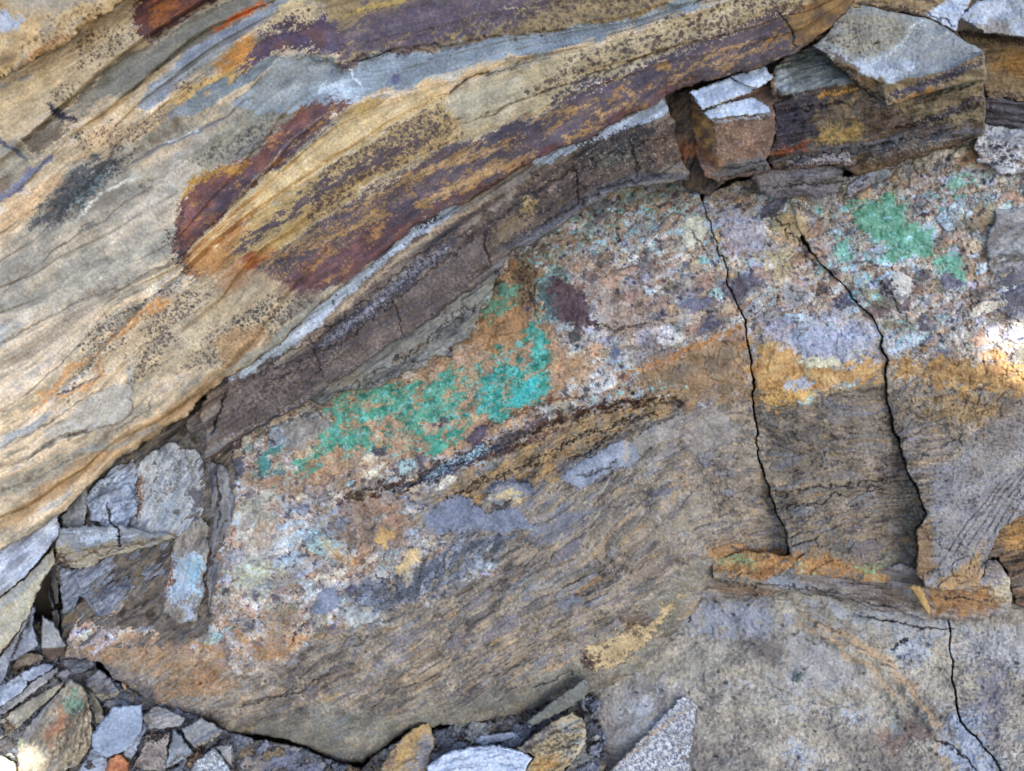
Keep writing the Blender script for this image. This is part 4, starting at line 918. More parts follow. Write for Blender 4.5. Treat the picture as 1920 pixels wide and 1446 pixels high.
    # grey clasts below the seam
    for k, (q, c) in enumerate((([(1050, 895), (1085, 862), (1130, 840), (1165, 826), (1200, 838), (1190, 870), (1140, 890), (1090, 915), (1060, 912)], (140, 146, 154)),
                 ([(795, 960), (830, 938), (870, 930), (905, 960), (960, 955), (1010, 985), (960, 1000), (900, 995), (830, 1000), (795, 985)], (124, 128, 138)),
                 ([(905, 935), (925, 910), (960, 895), (990, 905), (1000, 930), (970, 935), (940, 950)], (130, 130, 132)),
                 ([(1180, 820), (1240, 790), (1280, 780), (1270, 820), (1200, 850)], (150, 142, 130)),
                 ([(690, 1010), (725, 985), (745, 1000), (720, 1030)], (206, 170, 96)), ([(740, 1070), (765, 1030), (792, 1035), (785, 1075), (760, 1092)], (206, 174, 120)),
                 ([(640, 1160), (655, 1130), (690, 1118), (715, 1122), (700, 1160), (665, 1180)], (172, 172, 160)), ([(585, 1140), (600, 1110), (630, 1100), (640, 1125), (610, 1150)], (130, 136, 146)))):
        p.blob(q, tuple(x + 6 for x in c), .94, bump=2.2, c2=tuple(x - 14 for x in c), cS=24, rag=3, diss=1.5, part=990001 + k, seed=k, flat=.8)
    p.stroke([(905, 925), (940, 905), (985, 905), (1000, 925)], (84, 88, 102), 11, a=.8, diss=3)
    p.blob([(915, 940), (950, 915), (985, 925), (960, 940)], (206, 178, 120), .8, soft=4, diss=3)
    p.blob([(1170, 830), (1195, 800), (1180, 870)], (200, 160, 100), .3)
    for k, (q, c) in enumerate((([(1290, 790), (1340, 770), (1390, 790), (1370, 840), (1300, 850)], (150, 142, 130)), ([(1220, 1000), (1270, 960), (1330, 930), (1300, 980), (1240, 1020)], (152, 140, 118)), ([(1040, 1130), (1075, 1110), (1090, 1130), (1060, 1150)], (124, 128, 136)), ([(980, 1000), (1060, 960), (1110, 950), (1060, 1000), (1000, 1020)], (122, 124, 132)), ([(830, 1215), (860, 1190), (880, 1195), (850, 1225)], (118, 112, 118)), ([(1170, 1080), (1230, 1050), (1240, 1070), (1190, 1095)], (150, 132, 112)))):
        p.blob(q, c, .7, c2=tuple(x - 14 for x in c), cS=20, rag=4, soft=5, diss=4, dissS=18, flat=.7, seed=k)
    # pockets of dark blue shale chips
    for q in ([(720, 1100), (780, 1060), (850, 1010), (920, 1000), (960, 1010), (930, 1050), (850, 1095), (770, 1130)], [(640, 1120), (690, 1095), (740, 1095), (760, 1130), (700, 1150)], [(600, 1000), (640, 960), (700, 960), (720, 990), (660, 1020)]):
        m = region(p, q, soft=10, rag=6, ragS=50, diss=5, dissS=14)
        if m.max() > 0:
            f1, e, idd = worley(wu, wv, 9, 31, 55, 2.2)
            cc = pick(idd, 2, GREY_COL, [2, 2, 2, 1, .8, .8]) * (1 - .35 * sst(.16, .0, e))[..., None]
            mm = (m * .85)[..., None]; p.col[:] = p.col * (1 - mm) + cc * mm; p.b += m * (1.6 * rnd(idd, 5) - 1.4 * sst(.14, 0, e))
    # rust pockets lower left
    for q in ([(640, 960), (690, 945), (740, 940), (770, 965), (770, 1010), (700, 1030), (650, 1050), (640, 1000)], [(495, 1150), (520, 1130), (545, 1140), (555, 1190), (540, 1225), (500, 1240), (480, 1200)], [(150, 1225), (190, 1205), (260, 1190), (330, 1195), (400, 1210), (430, 1260), (420, 1290), (330, 1275), (240, 1245), (170, 1240)],
              [(460, 900), (540, 890), (620, 880), (700, 880), (620, 910), (500, 930)]):
        p.blob(q, (176, 126, 76), .48, c2=(150, 120, 88), cS=22, soft=10, diss=12, dissS=26)
    for q in ([(450, 1230), (520, 1232), (560, 1200), (620, 1190)], [(430, 1170), (470, 1210), (520, 1232)], [(600, 1010), (640, 1050), (690, 1060)], [(420, 1230), (360, 1200), (310, 1180), (290, 1175)]):
        p.stroke(q, (184, 130, 68), 10, a=.55, diss=5, soft=4)
    p.blob([(285, 1300), (340, 1290), (410, 1260), (420, 1285), (350, 1305)], (172, 124, 80), .6, soft=8, diss=6)
    # pale cream and white ground at the left
    p.blob([(430, 1080), (450, 1040), (480, 1030), (520, 1060), (500, 1110), (455, 1120)], (176, 180, 138), .6, c2=(190, 186, 160), **K)
    p.blob([(440, 1010), (480, 985), (530, 990), (560, 1020), (510, 1040), (450, 1040)], (196, 184, 168), .5, **K)
    p.blob([(440, 960), (480, 920), (520, 940), (500, 985), (450, 1000)], (172, 170, 150), .5, **K)
    # ---- green copper stains
    GK = dict(rag=6, ragS=40, diss=7, dissS=26, soft=3.5)
    GR = [((983, 625), (1010, 617), (1025, 625), (1027, 649), (1040, 669), (1023, 689), (1027, 735), (973, 769), (933, 787), (893, 785), (897, 759), (903, 710), (925, 686), (987, 675), (1000, 652)),
          ((618, 762), (640, 742), (707, 729), (773, 715), (813, 712), (840, 689), (858, 695), (857, 762), (835, 796), (800, 792), (763, 785), (720, 775), (693, 792), (690, 832), (660, 842), (622, 838), (600, 862), (558, 878), (556, 866), (598, 838), (614, 800)),
          ((790, 815), (840, 809), (870, 782), (867, 805), (840, 835), (813, 849), (785, 830), (763, 800)), ((497, 842), (522, 835), (516, 870), (500, 895), (484, 885)), ((940, 538), (964, 540), (956, 580), (940, 575)), ((915, 570), (935, 560), (930, 590), (908, 600)),
          ((872, 700), (886, 695), (884, 720), (874, 722)), ((868, 738), (880, 733), (882, 748), (870, 750)),
          ((1600, 383), (1673, 365), (1707, 415), (1750, 440), (1770, 470), (1713, 480), (1663, 485), (1647, 452), (1613, 430)), ((1740, 480), (1800, 489), (1812, 526), (1770, 512)), ((1780, 330), (1820, 318), (1850, 345), (1800, 350)), ((1560, 460), (1600, 450), (1590, 480), (1560, 480))]
    G_C = [((30, 140, 122), (96, 184, 164)), ((70, 146, 112), (92, 168, 144)), ((44, 138, 110), (92, 164, 134)), ((54, 122, 118), (84, 144, 134)), ((92, 142, 118), (106, 152, 130)), ((96, 142, 114), (106, 150, 120)), ((72, 146, 120), (90, 150, 120)), ((82, 130, 110), (90, 150, 120)),
           ((76, 144, 108), (124, 178, 150)), ((96, 166, 136), (124, 180, 150)), ((120, 178, 150), (146, 190, 160)), ((104, 170, 140), (130, 180, 160))]
    for k, (q, (c1, c2)) in enumerate(zip(GR, G_C)):
        p.blob(list(q), c1, .9, c2=c2, cS=22, seed=k, bump=1.4, flat=.4, part=980001 + k, **GK)
    for k, q in enumerate(([(640, 760), (720, 745), (700, 760)], [(700, 800), (720, 790), (715, 812)], [(760, 735), (800, 730), (790, 770), (770, 775)], [(930, 720), (960, 715), (955, 740)], [(980, 690), (1005, 695), (990, 710)], [(830, 740), (842, 730), (840, 760)], [(640, 800), (670, 780), (680, 810)])):
        p.blob(q, (186, 140, 100), .85, soft=2, diss=5, dissS=12, rag=5, seed=k)
    for k in range(3):
        w, m = p.mask([(618, 762), (773, 712), (858, 690), (987, 620), (1040, 669), (1023, 735), (893, 790), (800, 850), (600, 870), (556, 876)], soft=8, rag=5)
        if w is None: break
        g = (m * sst(.9, 1.5, fb(U[w], V[w], 24, 120 + k, 20, 1.4, FBR)) * .8)[..., None]
        p.col[w] = p.col[w] * (1 - g) + np.array([(186, 142, 104), (112, 190, 178), (48, 118, 96)][k], F32) * g; p.b[w] += g[..., 0] * (-.8 if k == 0 else .8)
    p.blob([(955, 745), (985, 720), (1015, 705), (1005, 735), (975, 762)], (64, 184, 178), .7, soft=6, diss=5)
    # teal bloom near the contact
    f = fb(U, V, 22, 41, 20, 1.6, FBR)
    for q, th in (([(960, 490), (1000, 450), (1140, 385), (1260, 360), (1300, 370), (1320, 420), (1250, 470), (1120, 480), (1020, 500)], .7), ([(1290, 370), (1320, 370), (1350, 480), (1310, 480)], .3), ([(1540, 420), (1700, 480), (1700, 560), (1600, 560)], .5), ([(1100, 720), (1200, 690), (1280, 720), (1180, 750)], .9),
                  ([(1020, 520), (1060, 490), (1080, 530), (1040, 620), (1010, 600)], .6), ([(1450, 380), (1600, 370), (1700, 350), (1900, 330), (1920, 400), (1800, 420), (1600, 420)], .8), ([(1630, 640), (1700, 600), (1730, 640), (1690, 670)], .3), ([(1480, 610), (1600, 610), (1620, 680), (1500, 660)], .9)):
        m = region(p, q, soft=14)
        mm = (m * sst(th, th + .5, f) * .8)[..., None]
        p.col[:] = p.col * (1 - mm) + ramp(.5 + .3 * fb(U, V, 40, 42), [(96, 170, 150), (156, 206, 210), (176, 200, 220)]) * mm
    # lilac and pale blue zones on the middle and right block
    for k, (q, c) in enumerate((([(1480, 620), (1560, 590), (1640, 610), (1660, 660), (1600, 680), (1500, 670)], (168, 174, 196)), ([(1420, 590), (1480, 590), (1500, 640), (1440, 640)], (160, 160, 176)), ([(1340, 390), (1420, 400), (1440, 460), (1380, 480)], (176, 176, 196)), ([(1670, 640), (1720, 620), (1735, 640), (1700, 672), (1672, 670)], (178, 202, 216)))):
        p.blob(q, c, .6, soft=12, diss=10, dissS=18, seed=k)
    p.blob([(1460, 400), (1500, 400), (1520, 440), (1480, 460), (1450, 440)], (206, 168, 104), .6, soft=8, diss=8)
    p.blob([(1430, 470), (1480, 470), (1490, 510), (1440, 520)], (210, 186, 120), .6, soft=8, diss=8)
    # ochre band across the middle and right blocks
    p.blob([(1408, 650), (1440, 645), (1480, 660), (1500, 690), (1590, 690), (1650, 672), (1662, 680), (1640, 708), (1560, 722), (1525, 738), (1525, 745), (1500, 752), (1425, 760), (1412, 720)], (206, 164, 98), .85, c2=(180, 126, 62), cS=18, ang=8, asp=3, soft=6, diss=8, dissS=22)
    p.blob([(1668, 680), (1700, 672), (1750, 668), (1850, 670), (1960, 700), (2100, 720), (2100, 760), (1920, 745), (1850, 730), (1800, 735), (1740, 715), (1690, 710)], (190, 146, 80), .85, c2=(150, 108, 62), cS=18, ang=-4, asp=3, soft=8, diss=9, dissS=22)
    p.blob([(1490, 685), (1520, 670), (1560, 668), (1580, 680), (1540, 692)], (204, 194, 156), .9, diss=1, rag=2, bump=1.5)
    p.blob([(1475, 712), (1510, 706), (1525, 720), (1500, 735), (1478, 730)], (166, 172, 182), .85, diss=2)
    p.blob([(1740, 730), (1820, 740), (1880, 770), (1840, 800), (1780, 790), (1740, 780)], (160, 124, 70), .55, soft=14, diss=10, dissS=20)
    p.stroke([(1430, 748), (1480, 745), (1520, 738)], (206, 160, 86), 16, a=.8, diss=8, dissS=12)
    # dark clasts
    DK = (([(1007, 535), (1030, 520), (1057, 525), (1093, 552), (1117, 612), (1087, 617), (1033, 592), (1018, 575)], (80, 58, 60)), ([(870, 830), (888, 800), (925, 792), (915, 812), (890, 838)], (78, 66, 76)), ([(1065, 625), (1090, 610), (1090, 635), (1070, 645)], (70, 66, 62)),
          ([(1230, 590), (1250, 582), (1255, 592), (1240, 600)], (56, 56, 76)), ([(1270, 575), (1310, 552), (1335, 555), (1330, 578), (1300, 588)], (98, 98, 112)), ([(817, 797), (835, 785), (838, 795), (822, 803)], (74, 56, 70)), ([(1145, 640), (1165, 655), (1160, 672), (1148, 668)], (86, 96, 116)),
          ([(1535, 535), (1555, 540), (1560, 552), (1545, 550)], (66, 58, 60)), ([(1565, 562), (1600, 558), (1595, 572), (1570, 573)], (62, 58, 82)), ([(1650, 525), (1690, 520), (1702, 560), (1680, 572), (1655, 555)], (104, 104, 104)), ([(1760, 520), (1790, 515), (1805, 535), (1780, 545), (1762, 535)], (90, 90, 104)),
          ([(700, 848), (722, 840), (725, 852), (708, 858)], (64, 64, 78)), ([(775, 862), (795, 850), (800, 872), (785, 880)], (84, 80, 84)), ([(1665, 515), (1685, 510), (1712, 520), (1708, 548), (1688, 555), (1670, 540)], (180, 176, 164)),
          ([(425, 865), (455, 850), (460, 870), (445, 900), (432, 890)], (72, 74, 84)), ([(520, 800), (560, 785), (610, 780), (620, 795), (580, 830), (545, 850), (540, 820)], (136, 128, 116)), ([(250, 1165), (265, 1152), (290, 1160), (300, 1172), (285, 1182), (255, 1186)], (120, 124, 128)),
          ([(1160, 555), (1190, 540), (1205, 560), (1180, 575)], (150, 118, 100)), ([(1390, 520), (1420, 512), (1430, 530), (1400, 540)], (96, 90, 104)), ([(1275, 420), (1300, 400), (1320, 415), (1318, 450), (1295, 470), (1280, 450)], (190, 186, 160)), ([(1100, 650), (1125, 640), (1130, 660), (1110, 668)], (200, 150, 110)))
    for k, (q, c) in enumerate(DK):
        p.blob(q, c, .92, bump=1.8, rag=3, ragS=20, diss=2.2, dissS=9, c2=tuple(min(255, x + 22) for x in c), cS=14, part=970001 + k, seed=k, flat=.5)
    p.spots([(1655, 525), (1700, 530), (1700, 560), (1660, 560)], (52, 50, 56), 7, .36, keep=1)
    p.blob([(1010, 530), (1030, 520), (1040, 600), (1015, 600)], (80, 128, 120), .6, soft=5, diss=7)
    # grey facet at the lower right, and the ochre seam at the foot
    p.blob([(1960, 700), (1925, 735), (1890, 782), (1847, 815), (1800, 849), (1750, 899), (1745, 1100), (1850, 1100), (1880, 1000), (1930, 960), (2300, 900), (2300, 700)], (122, 122, 124), .8, c2=(142, 138, 132), cS=22, ang=42, asp=6, soft=6, diss=3)
    p.blob([(1870, 760), (1925, 740), (1925, 800), (1880, 850), (1800, 900), (1830, 840)], (120, 108, 96), .5, soft=16, ang=40, asp=5)
    for k in range(9):
        x0 = 1760 + 22 * k; p.stroke([(x0, 1060 - 9 * k), (x0 + 50, 985 - 12 * k), (x0 + 120, 900 - 14 * k)], (92, 90, 92), 3.5, a=.5, bump=-2.0, rag=1.5, ragS=60, seed=k)
    p.blob([(1330, 1045), (1350, 1022), (1400, 1018), (1425, 1040), (1470, 1030), (1520, 1040), (1600, 1060), (1700, 1075), (1715, 1090), (1640, 1085), (1560, 1078), (1480, 1062), (1440, 1090), (1380, 1078), (1338, 1070)], (184, 136, 78), .85, c2=(148, 100, 54), cS=26, ang=-8, asp=2.5, soft=6, diss=6, dissS=16)
    for q in ([(1350, 1050), (1390, 1040), (1410, 1060)], [(1490, 1065), (1530, 1070), (1520, 1080)], [(1610, 1062), (1650, 1060), (1640, 1078)]):
        p.blob(q, (126, 168, 124), .75, soft=4, diss=6)
    p.blob([(1715, 985), (1740, 975), (1752, 1060), (1735, 1090), (1712, 1080), (1722, 1030)], (150, 118, 76), .7, c2=(120, 98, 72), ang=60, asp=4, soft=6, diss=4)
    p.blob([(1765, 1085), (1800, 1060), (1850, 1020), (1845, 1070), (1830, 1105), (1770, 1105)], (176, 136, 80), .8, c2=(140, 110, 76), ang=30, asp=3, soft=6, diss=5)
    # greenish grey, darker foot of the big bulge, with an ochre flake scar
    p.blob([(440, 1370), (640, 1330), (820, 1330), (960, 1290), (1080, 1240), (1150, 1180), (1230, 1120), (1300, 1060), (1340, 1060), (1300, 1130), (1200, 1250), (1050, 1320), (800, 1370), (640, 1440), (500, 1400)], (118, 120, 108), .5, soft=25, diss=10, dissS=40, flat=.5)
    p.blob([(1105, 1225), (1125, 1205), (1150, 1190), (1200, 1180), (1240, 1150), (1275, 1118), (1260, 1150), (1215, 1195), (1180, 1235), (1120, 1258), (1108, 1250)], (188, 162, 116), .9, diss=6, dissS=14, soft=3, bump=-3, part=960001)
    p.blob([(1090, 1235), (1110, 1220), (1122, 1240), (1108, 1258)], (84, 66, 58), .85, diss=5)
    p.blob([(1165, 1160), (1190, 1140), (1215, 1155), (1200, 1185), (1175, 1195)], (104, 82, 64), .8, diss=6)
    p.blob([(180, 1240), (240, 1275), (320, 1320), (400, 1350), (430, 1378), (330, 1345), (240, 1295), (190, 1260)], (96, 94, 98), .7, soft=8, diss=5)
    # hairline cracks
    for q in ([(1440, 400), (1493, 447), (1513, 482), (1530, 500)], [(1010, 520), (1000, 560), (1010, 600)], [(700, 1075), (722, 1088), (745, 1105)], [(540, 1215), (560, 1185), (580, 1165)], [(640, 1240), (560, 1300), (500, 1310), (440, 1330)], [(1080, 895), (1130, 880), (1160, 865)], [(1090, 600), (1150, 620), (1240, 600)],
              [(1420, 930), (1520, 915), (1620, 905), (1700, 890)], [(1440, 960), (1560, 935), (1690, 900)], [(1640, 520), (1660, 540), (1700, 600)], [(1815, 540), (1822, 570), (1820, 590)], [(1000, 1290), (1080, 1260)], [(1290, 430), (1330, 480)]):
        p.stroke(q, (58, 48, 42), 2.2, a=.8, bump=-4, rag=3)
    p.grain(.06, 7, 5)

CR1 = [(1317, 377), (1335, 430), (1350, 482), (1357, 482), (1365, 532), (1393, 599), (1407, 665), (1412, 715), (1413, 765), (1420, 815), (1416, 829), (1430, 885), (1447, 932), (1457, 964), (1473, 991), (1478, 1037)]
CR2 = [(1530, 482), (1567, 519), (1600, 559), (1640, 602), (1657, 632), (1652, 649), (1665, 672), (1660, 709), (1662, 742), (1680, 815), (1703, 882), (1723, 929), (1740, 964), (1716, 1001), (1724, 1037), (1712, 1077)]
def vary(L, off, w, seed):
    r = np.random.default_rng(seed); n = len(L)
    return [(a + off + w * (.3 + 1.4 * r.random()) * math.sin(math.pi * (i + .6) / n), b) for i, (a, b) in enumerate(L)]
def dense(L):
    o = []
    for i in range(len(L) - 1):
        for k in range(3): o.append((L[i][0] + (L[i + 1][0] - L[i][0]) * k / 3, L[i][1] + (L[i + 1][1] - L[i][1]) * k / 3))
    return o + [L[-1]]
CR1, CR2 = dense(CR1), dense(CR2)
NAMES_F = lambda k: 'copper_stain' if 980000 < k < 990000 else ('flake_scar' if k == 960001 else 'clast')
MINPART = 60
F1 = [(1300, 320), (1317, 377)] + CR1[1:] + [(1440, 1060), (1345, 1062), (1338, 1084), (1310, 1130), (1282, 1170), (1247, 1207), (1203, 1254), (1160, 1280), (1107, 1300), (1040, 1313), (987, 1333), (900, 1356), (800, 1363), (763, 1369), (717, 1409), (683, 1433), (640, 1437), (567, 1397), (500, 1381), (430, 1377), (390, 1351), (333, 1341), (283, 1317), (240, 1291), (213, 1274), (197, 1251), (180, 1240), (117, 1232), (125, 1200), (150, 1150), (240, 1140), (330, 1180), (370, 1170), (395, 1080), (410, 1000), (398, 930), (385, 860), (420, 800), (560, 700), (740, 590), (870, 500), (960, 420), (1100, 340), (1200, 310)]
unit('breccia_outcrop', F1, tps([(450, 850, 0), (640, 760, 4), (850, 600, -12), (1000, 460, -22), (1250, 390, -26), (1390, 560, -2), (1200, 600, 26), (800, 850, 40), (500, 1000, 22), (450, 1150, 30), (250, 1220, 2), (350, 1300, 14), (650, 1050, 56), (900, 1000, 72), (1180, 900, 60), (1400, 800, 14), (1350, 1000, 14), (1150, 1100, 84), (850, 1200, 98), (600, 1300, 58), (900, 1320, 50), (1150, 1240, 38), (450, 1360, 6), (680, 1410, 4), (1290, 1110, 20)]),
     paint_breccia, 'great rounded breccia mass with green copper stains and many coloured clasts', 'rock mass', rag=1.6, rnd_r=75, rnd_d=62, wall=70, relief=(3.0, 130), parts=NAMES_F, seed=13, rseed=900, wallw=1.3, bgain=1.5, rmask=lambda U, V: .03 + .97 * np.maximum(sst(1080, 1240, V + .1 * (960 - U)) * sst(150, 420, U), sst(1050, 1180, U) * (1 - sst(1350, 1410, U)) * sst(1030, 1100, V)), mat=M_BRECCIA)
F2 = [(1322, 362), (1380, 340), (1450, 330), (1530, 370)] + [(1500, 450)] + CR2 + [(1700, 1100), (1640, 1095), (1560, 1085), (1480, 1075), (1400, 1095), (1335, 1085), (1330, 1050), (1400, 1030), (1481, 1040)] + vary(CR1, -1.9, 2.3, 3)[::-1][1:]
unit('breccia_outcrop', F2, tps([(1350, 390, -26), (1450, 430, -22), (1400, 600, -8), (1500, 600, 4), (1640, 640, -8), (1430, 700, 2), (1550, 720, 14), (1655, 700, -14), (1440, 850, 8), (1540, 850, 20), (1660, 850, 0), (1480, 1000, 28), (1600, 1000, 18), (1700, 1000, 4), (1560, 1080, 22), (1350, 1060, 6)]),
     paint_breccia, 'breccia block between the two long cracks, pale above an ochre band, dark below', 'rock mass', rag=1.6, rnd_r=5, rnd_d=2.5, wall=70, relief=(2, 90), parts=NAMES_F, seed=14, rseed=900, wallw=1.3, bgain=1.5, mat=M_BRECCIA)
F3 = [(1500, 440), (1480, 380), (1500, 330), (1600, 330), (1700, 290), (1850, 250), (2600, 250), (2600, 1000), (2200, 960), (1940, 955), (1880, 993), (1850, 1054), (1836, 1104), (1765, 1108), (1735, 1098), (1716, 1078)] + vary(CR2, -2.0, 2.2, 4)[::-1][1:]
unit('breccia_outcrop', F3, tps([(1520, 380, -16), (1600, 520, 2), (1700, 390, 4), (1850, 350, 18), (1700, 620, 2), (1800, 550, 8), (1900, 500, 6), (1670, 680, -6), (1780, 700, 10), (1900, 680, 16), (1690, 800, 6), (1720, 900, 30), (1752, 1000, 52), (1750, 1085, 50), (1800, 800, 6), (1880, 800, -6), (1850, 950, 10), (1900, 950, -18), (1820, 1080, 30), (2200, 600, 0), (2200, 900, -20)]),
     paint_breccia, 'breccia block beyond the second crack with bright green patch and grey striated corner', 'rock mass', rag=1.6, rnd_r=5, rnd_d=2.5, wall=70, relief=(2, 90), parts=NAMES_F, seed=15, rseed=900, wallw=1.3, bgain=1.5, mat=M_BRECCIA)
MINPART = 24

# small grey blocks along the right-hand edge
def x_r1(p):
    p.blob([(1862, 520), (1880, 500), (1960, 520), (1960, 600), (1880, 590)], (96, 94, 102), .8, soft=8, diss=5)
unit('stone_block', [(1848, 470), (1860, 392), (1880, 385), (2000, 400), (2040, 620), (1920, 612), (1868, 588), (1856, 540)], plane(24, 0.05, -.02, 1900, 500), pal_paint([(118, 112, 106), (140, 138, 134), (158, 156, 150), (104, 98, 100)], 60, 15, 2.5, 9, extra=x_r1, b=3),
     'grey blocky stone at the edge beside the green-stained breccia', 'rock block', rag=3, rnd_r=10, rnd_d=8, wall=50, seed=16, facets=[([(1840, 500), (1870, 480), (2060, 490), (2060, 640), (1860, 620)], 16, .02, .06)], fblur=2)
def x_n(p):
    p.blob([(1880, 990), (1930, 960), (1960, 1000), (1920, 1030), (1885, 1035)], (176, 130, 66), .7, soft=8, diss=8)
unit('rusty_block', [(1820, 1050), (1850, 980), (1930, 920), (2100, 950), (2100, 1180), (1930, 1150), (1900, 1130), (1890, 1090), (1872, 1050)], plane(-12, -.05, .1, 1910, 1060), pal_paint([(76, 64, 52), (104, 84, 64), (130, 102, 76), (100, 90, 80)], 30, 12, 5, 10, extra=x_n, b=3),
     'rusty brown striated block at the lower edge behind the ledge end', 'rock block', rag=2.5, rnd_r=8, rnd_d=6, wall=50, seed=17)

# ------------------------------------------------------------------ ledge under the middle block
def x_h(p):
    p.stroke([(1330, 1100), (1420, 1110), (1500, 1120)], (150, 112, 72), 14, a=.6, soft=6, diss=6)
    p.blob([(1430, 1060), (1480, 1070), (1500, 1110), (1440, 1095)], (150, 160, 166), .7, soft=8, diss=5)
    p.blob([(1640, 1095), (1690, 1095), (1740, 1140), (1660, 1130)], (112, 96, 80), .7, soft=6, diss=5)
    p.blob([(1735, 1105), (1800, 1105), (1880, 1100), (1890, 1130), (1840, 1150), (1750, 1150)], (172, 124, 66), .85, c2=(126, 90, 58), cS=20, soft=6, diss=5)
    p.blob([(1860, 1090), (1892, 1085), (1898, 1120), (1880, 1140), (1865, 1115)], (176, 166, 136), .8, soft=5, diss=5)
    for q in ([(1340, 1092), (1480, 1100), (1640, 1120)], [(1400, 1110), (1560, 1122), (1700, 1145)], [(1740, 1120), (1880, 1125)]): p.stroke(q, (76, 70, 64), 2.4, bump=-4, rag=3)
unit('shale_ledge', [(1290, 1140), (1300, 1100), (1330, 1060), (1500, 1040), (1700, 1060), (1840, 1080), (1850, 1050), (1872, 1048), (1893, 1084), (1899, 1120), (1890, 1150), (1860, 1160), (1770, 1166), (1660, 1146), (1563, 1121), (1490, 1108), (1400, 1121), (1310, 1125)],
     tps([(1320, 1090, -36), (1450, 1080, -6), (1600, 1100, 4), (1780, 1120, 18), (1880, 1100, 18), (1880, 1150, 8), (1500, 1105, -4), (1330, 1125, -40)]), pal_paint([(96, 88, 80), (124, 114, 104), (146, 136, 124), (132, 128, 128)], 36, -8, 5, 11, extra=x_h, b=3.2),
     'long grey and ochre shale ledge overhanging the flat slab', 'rock ledge', rag=2.5, rnd_r=12, rnd_d=10, wall=50, seed=18)
flake('ochre_splinter', [(1699, 1095), (1728, 1100), (1746, 1149), (1739, 1153), (1720, 1125)], 60, 0, -.15, 'pointed ochre rock splinter hanging from the ledge foot', [(150, 118, 70), (172, 138, 84), (130, 100, 62)], None, 11, wall=16, mat=M_ROCK, ang=-60)
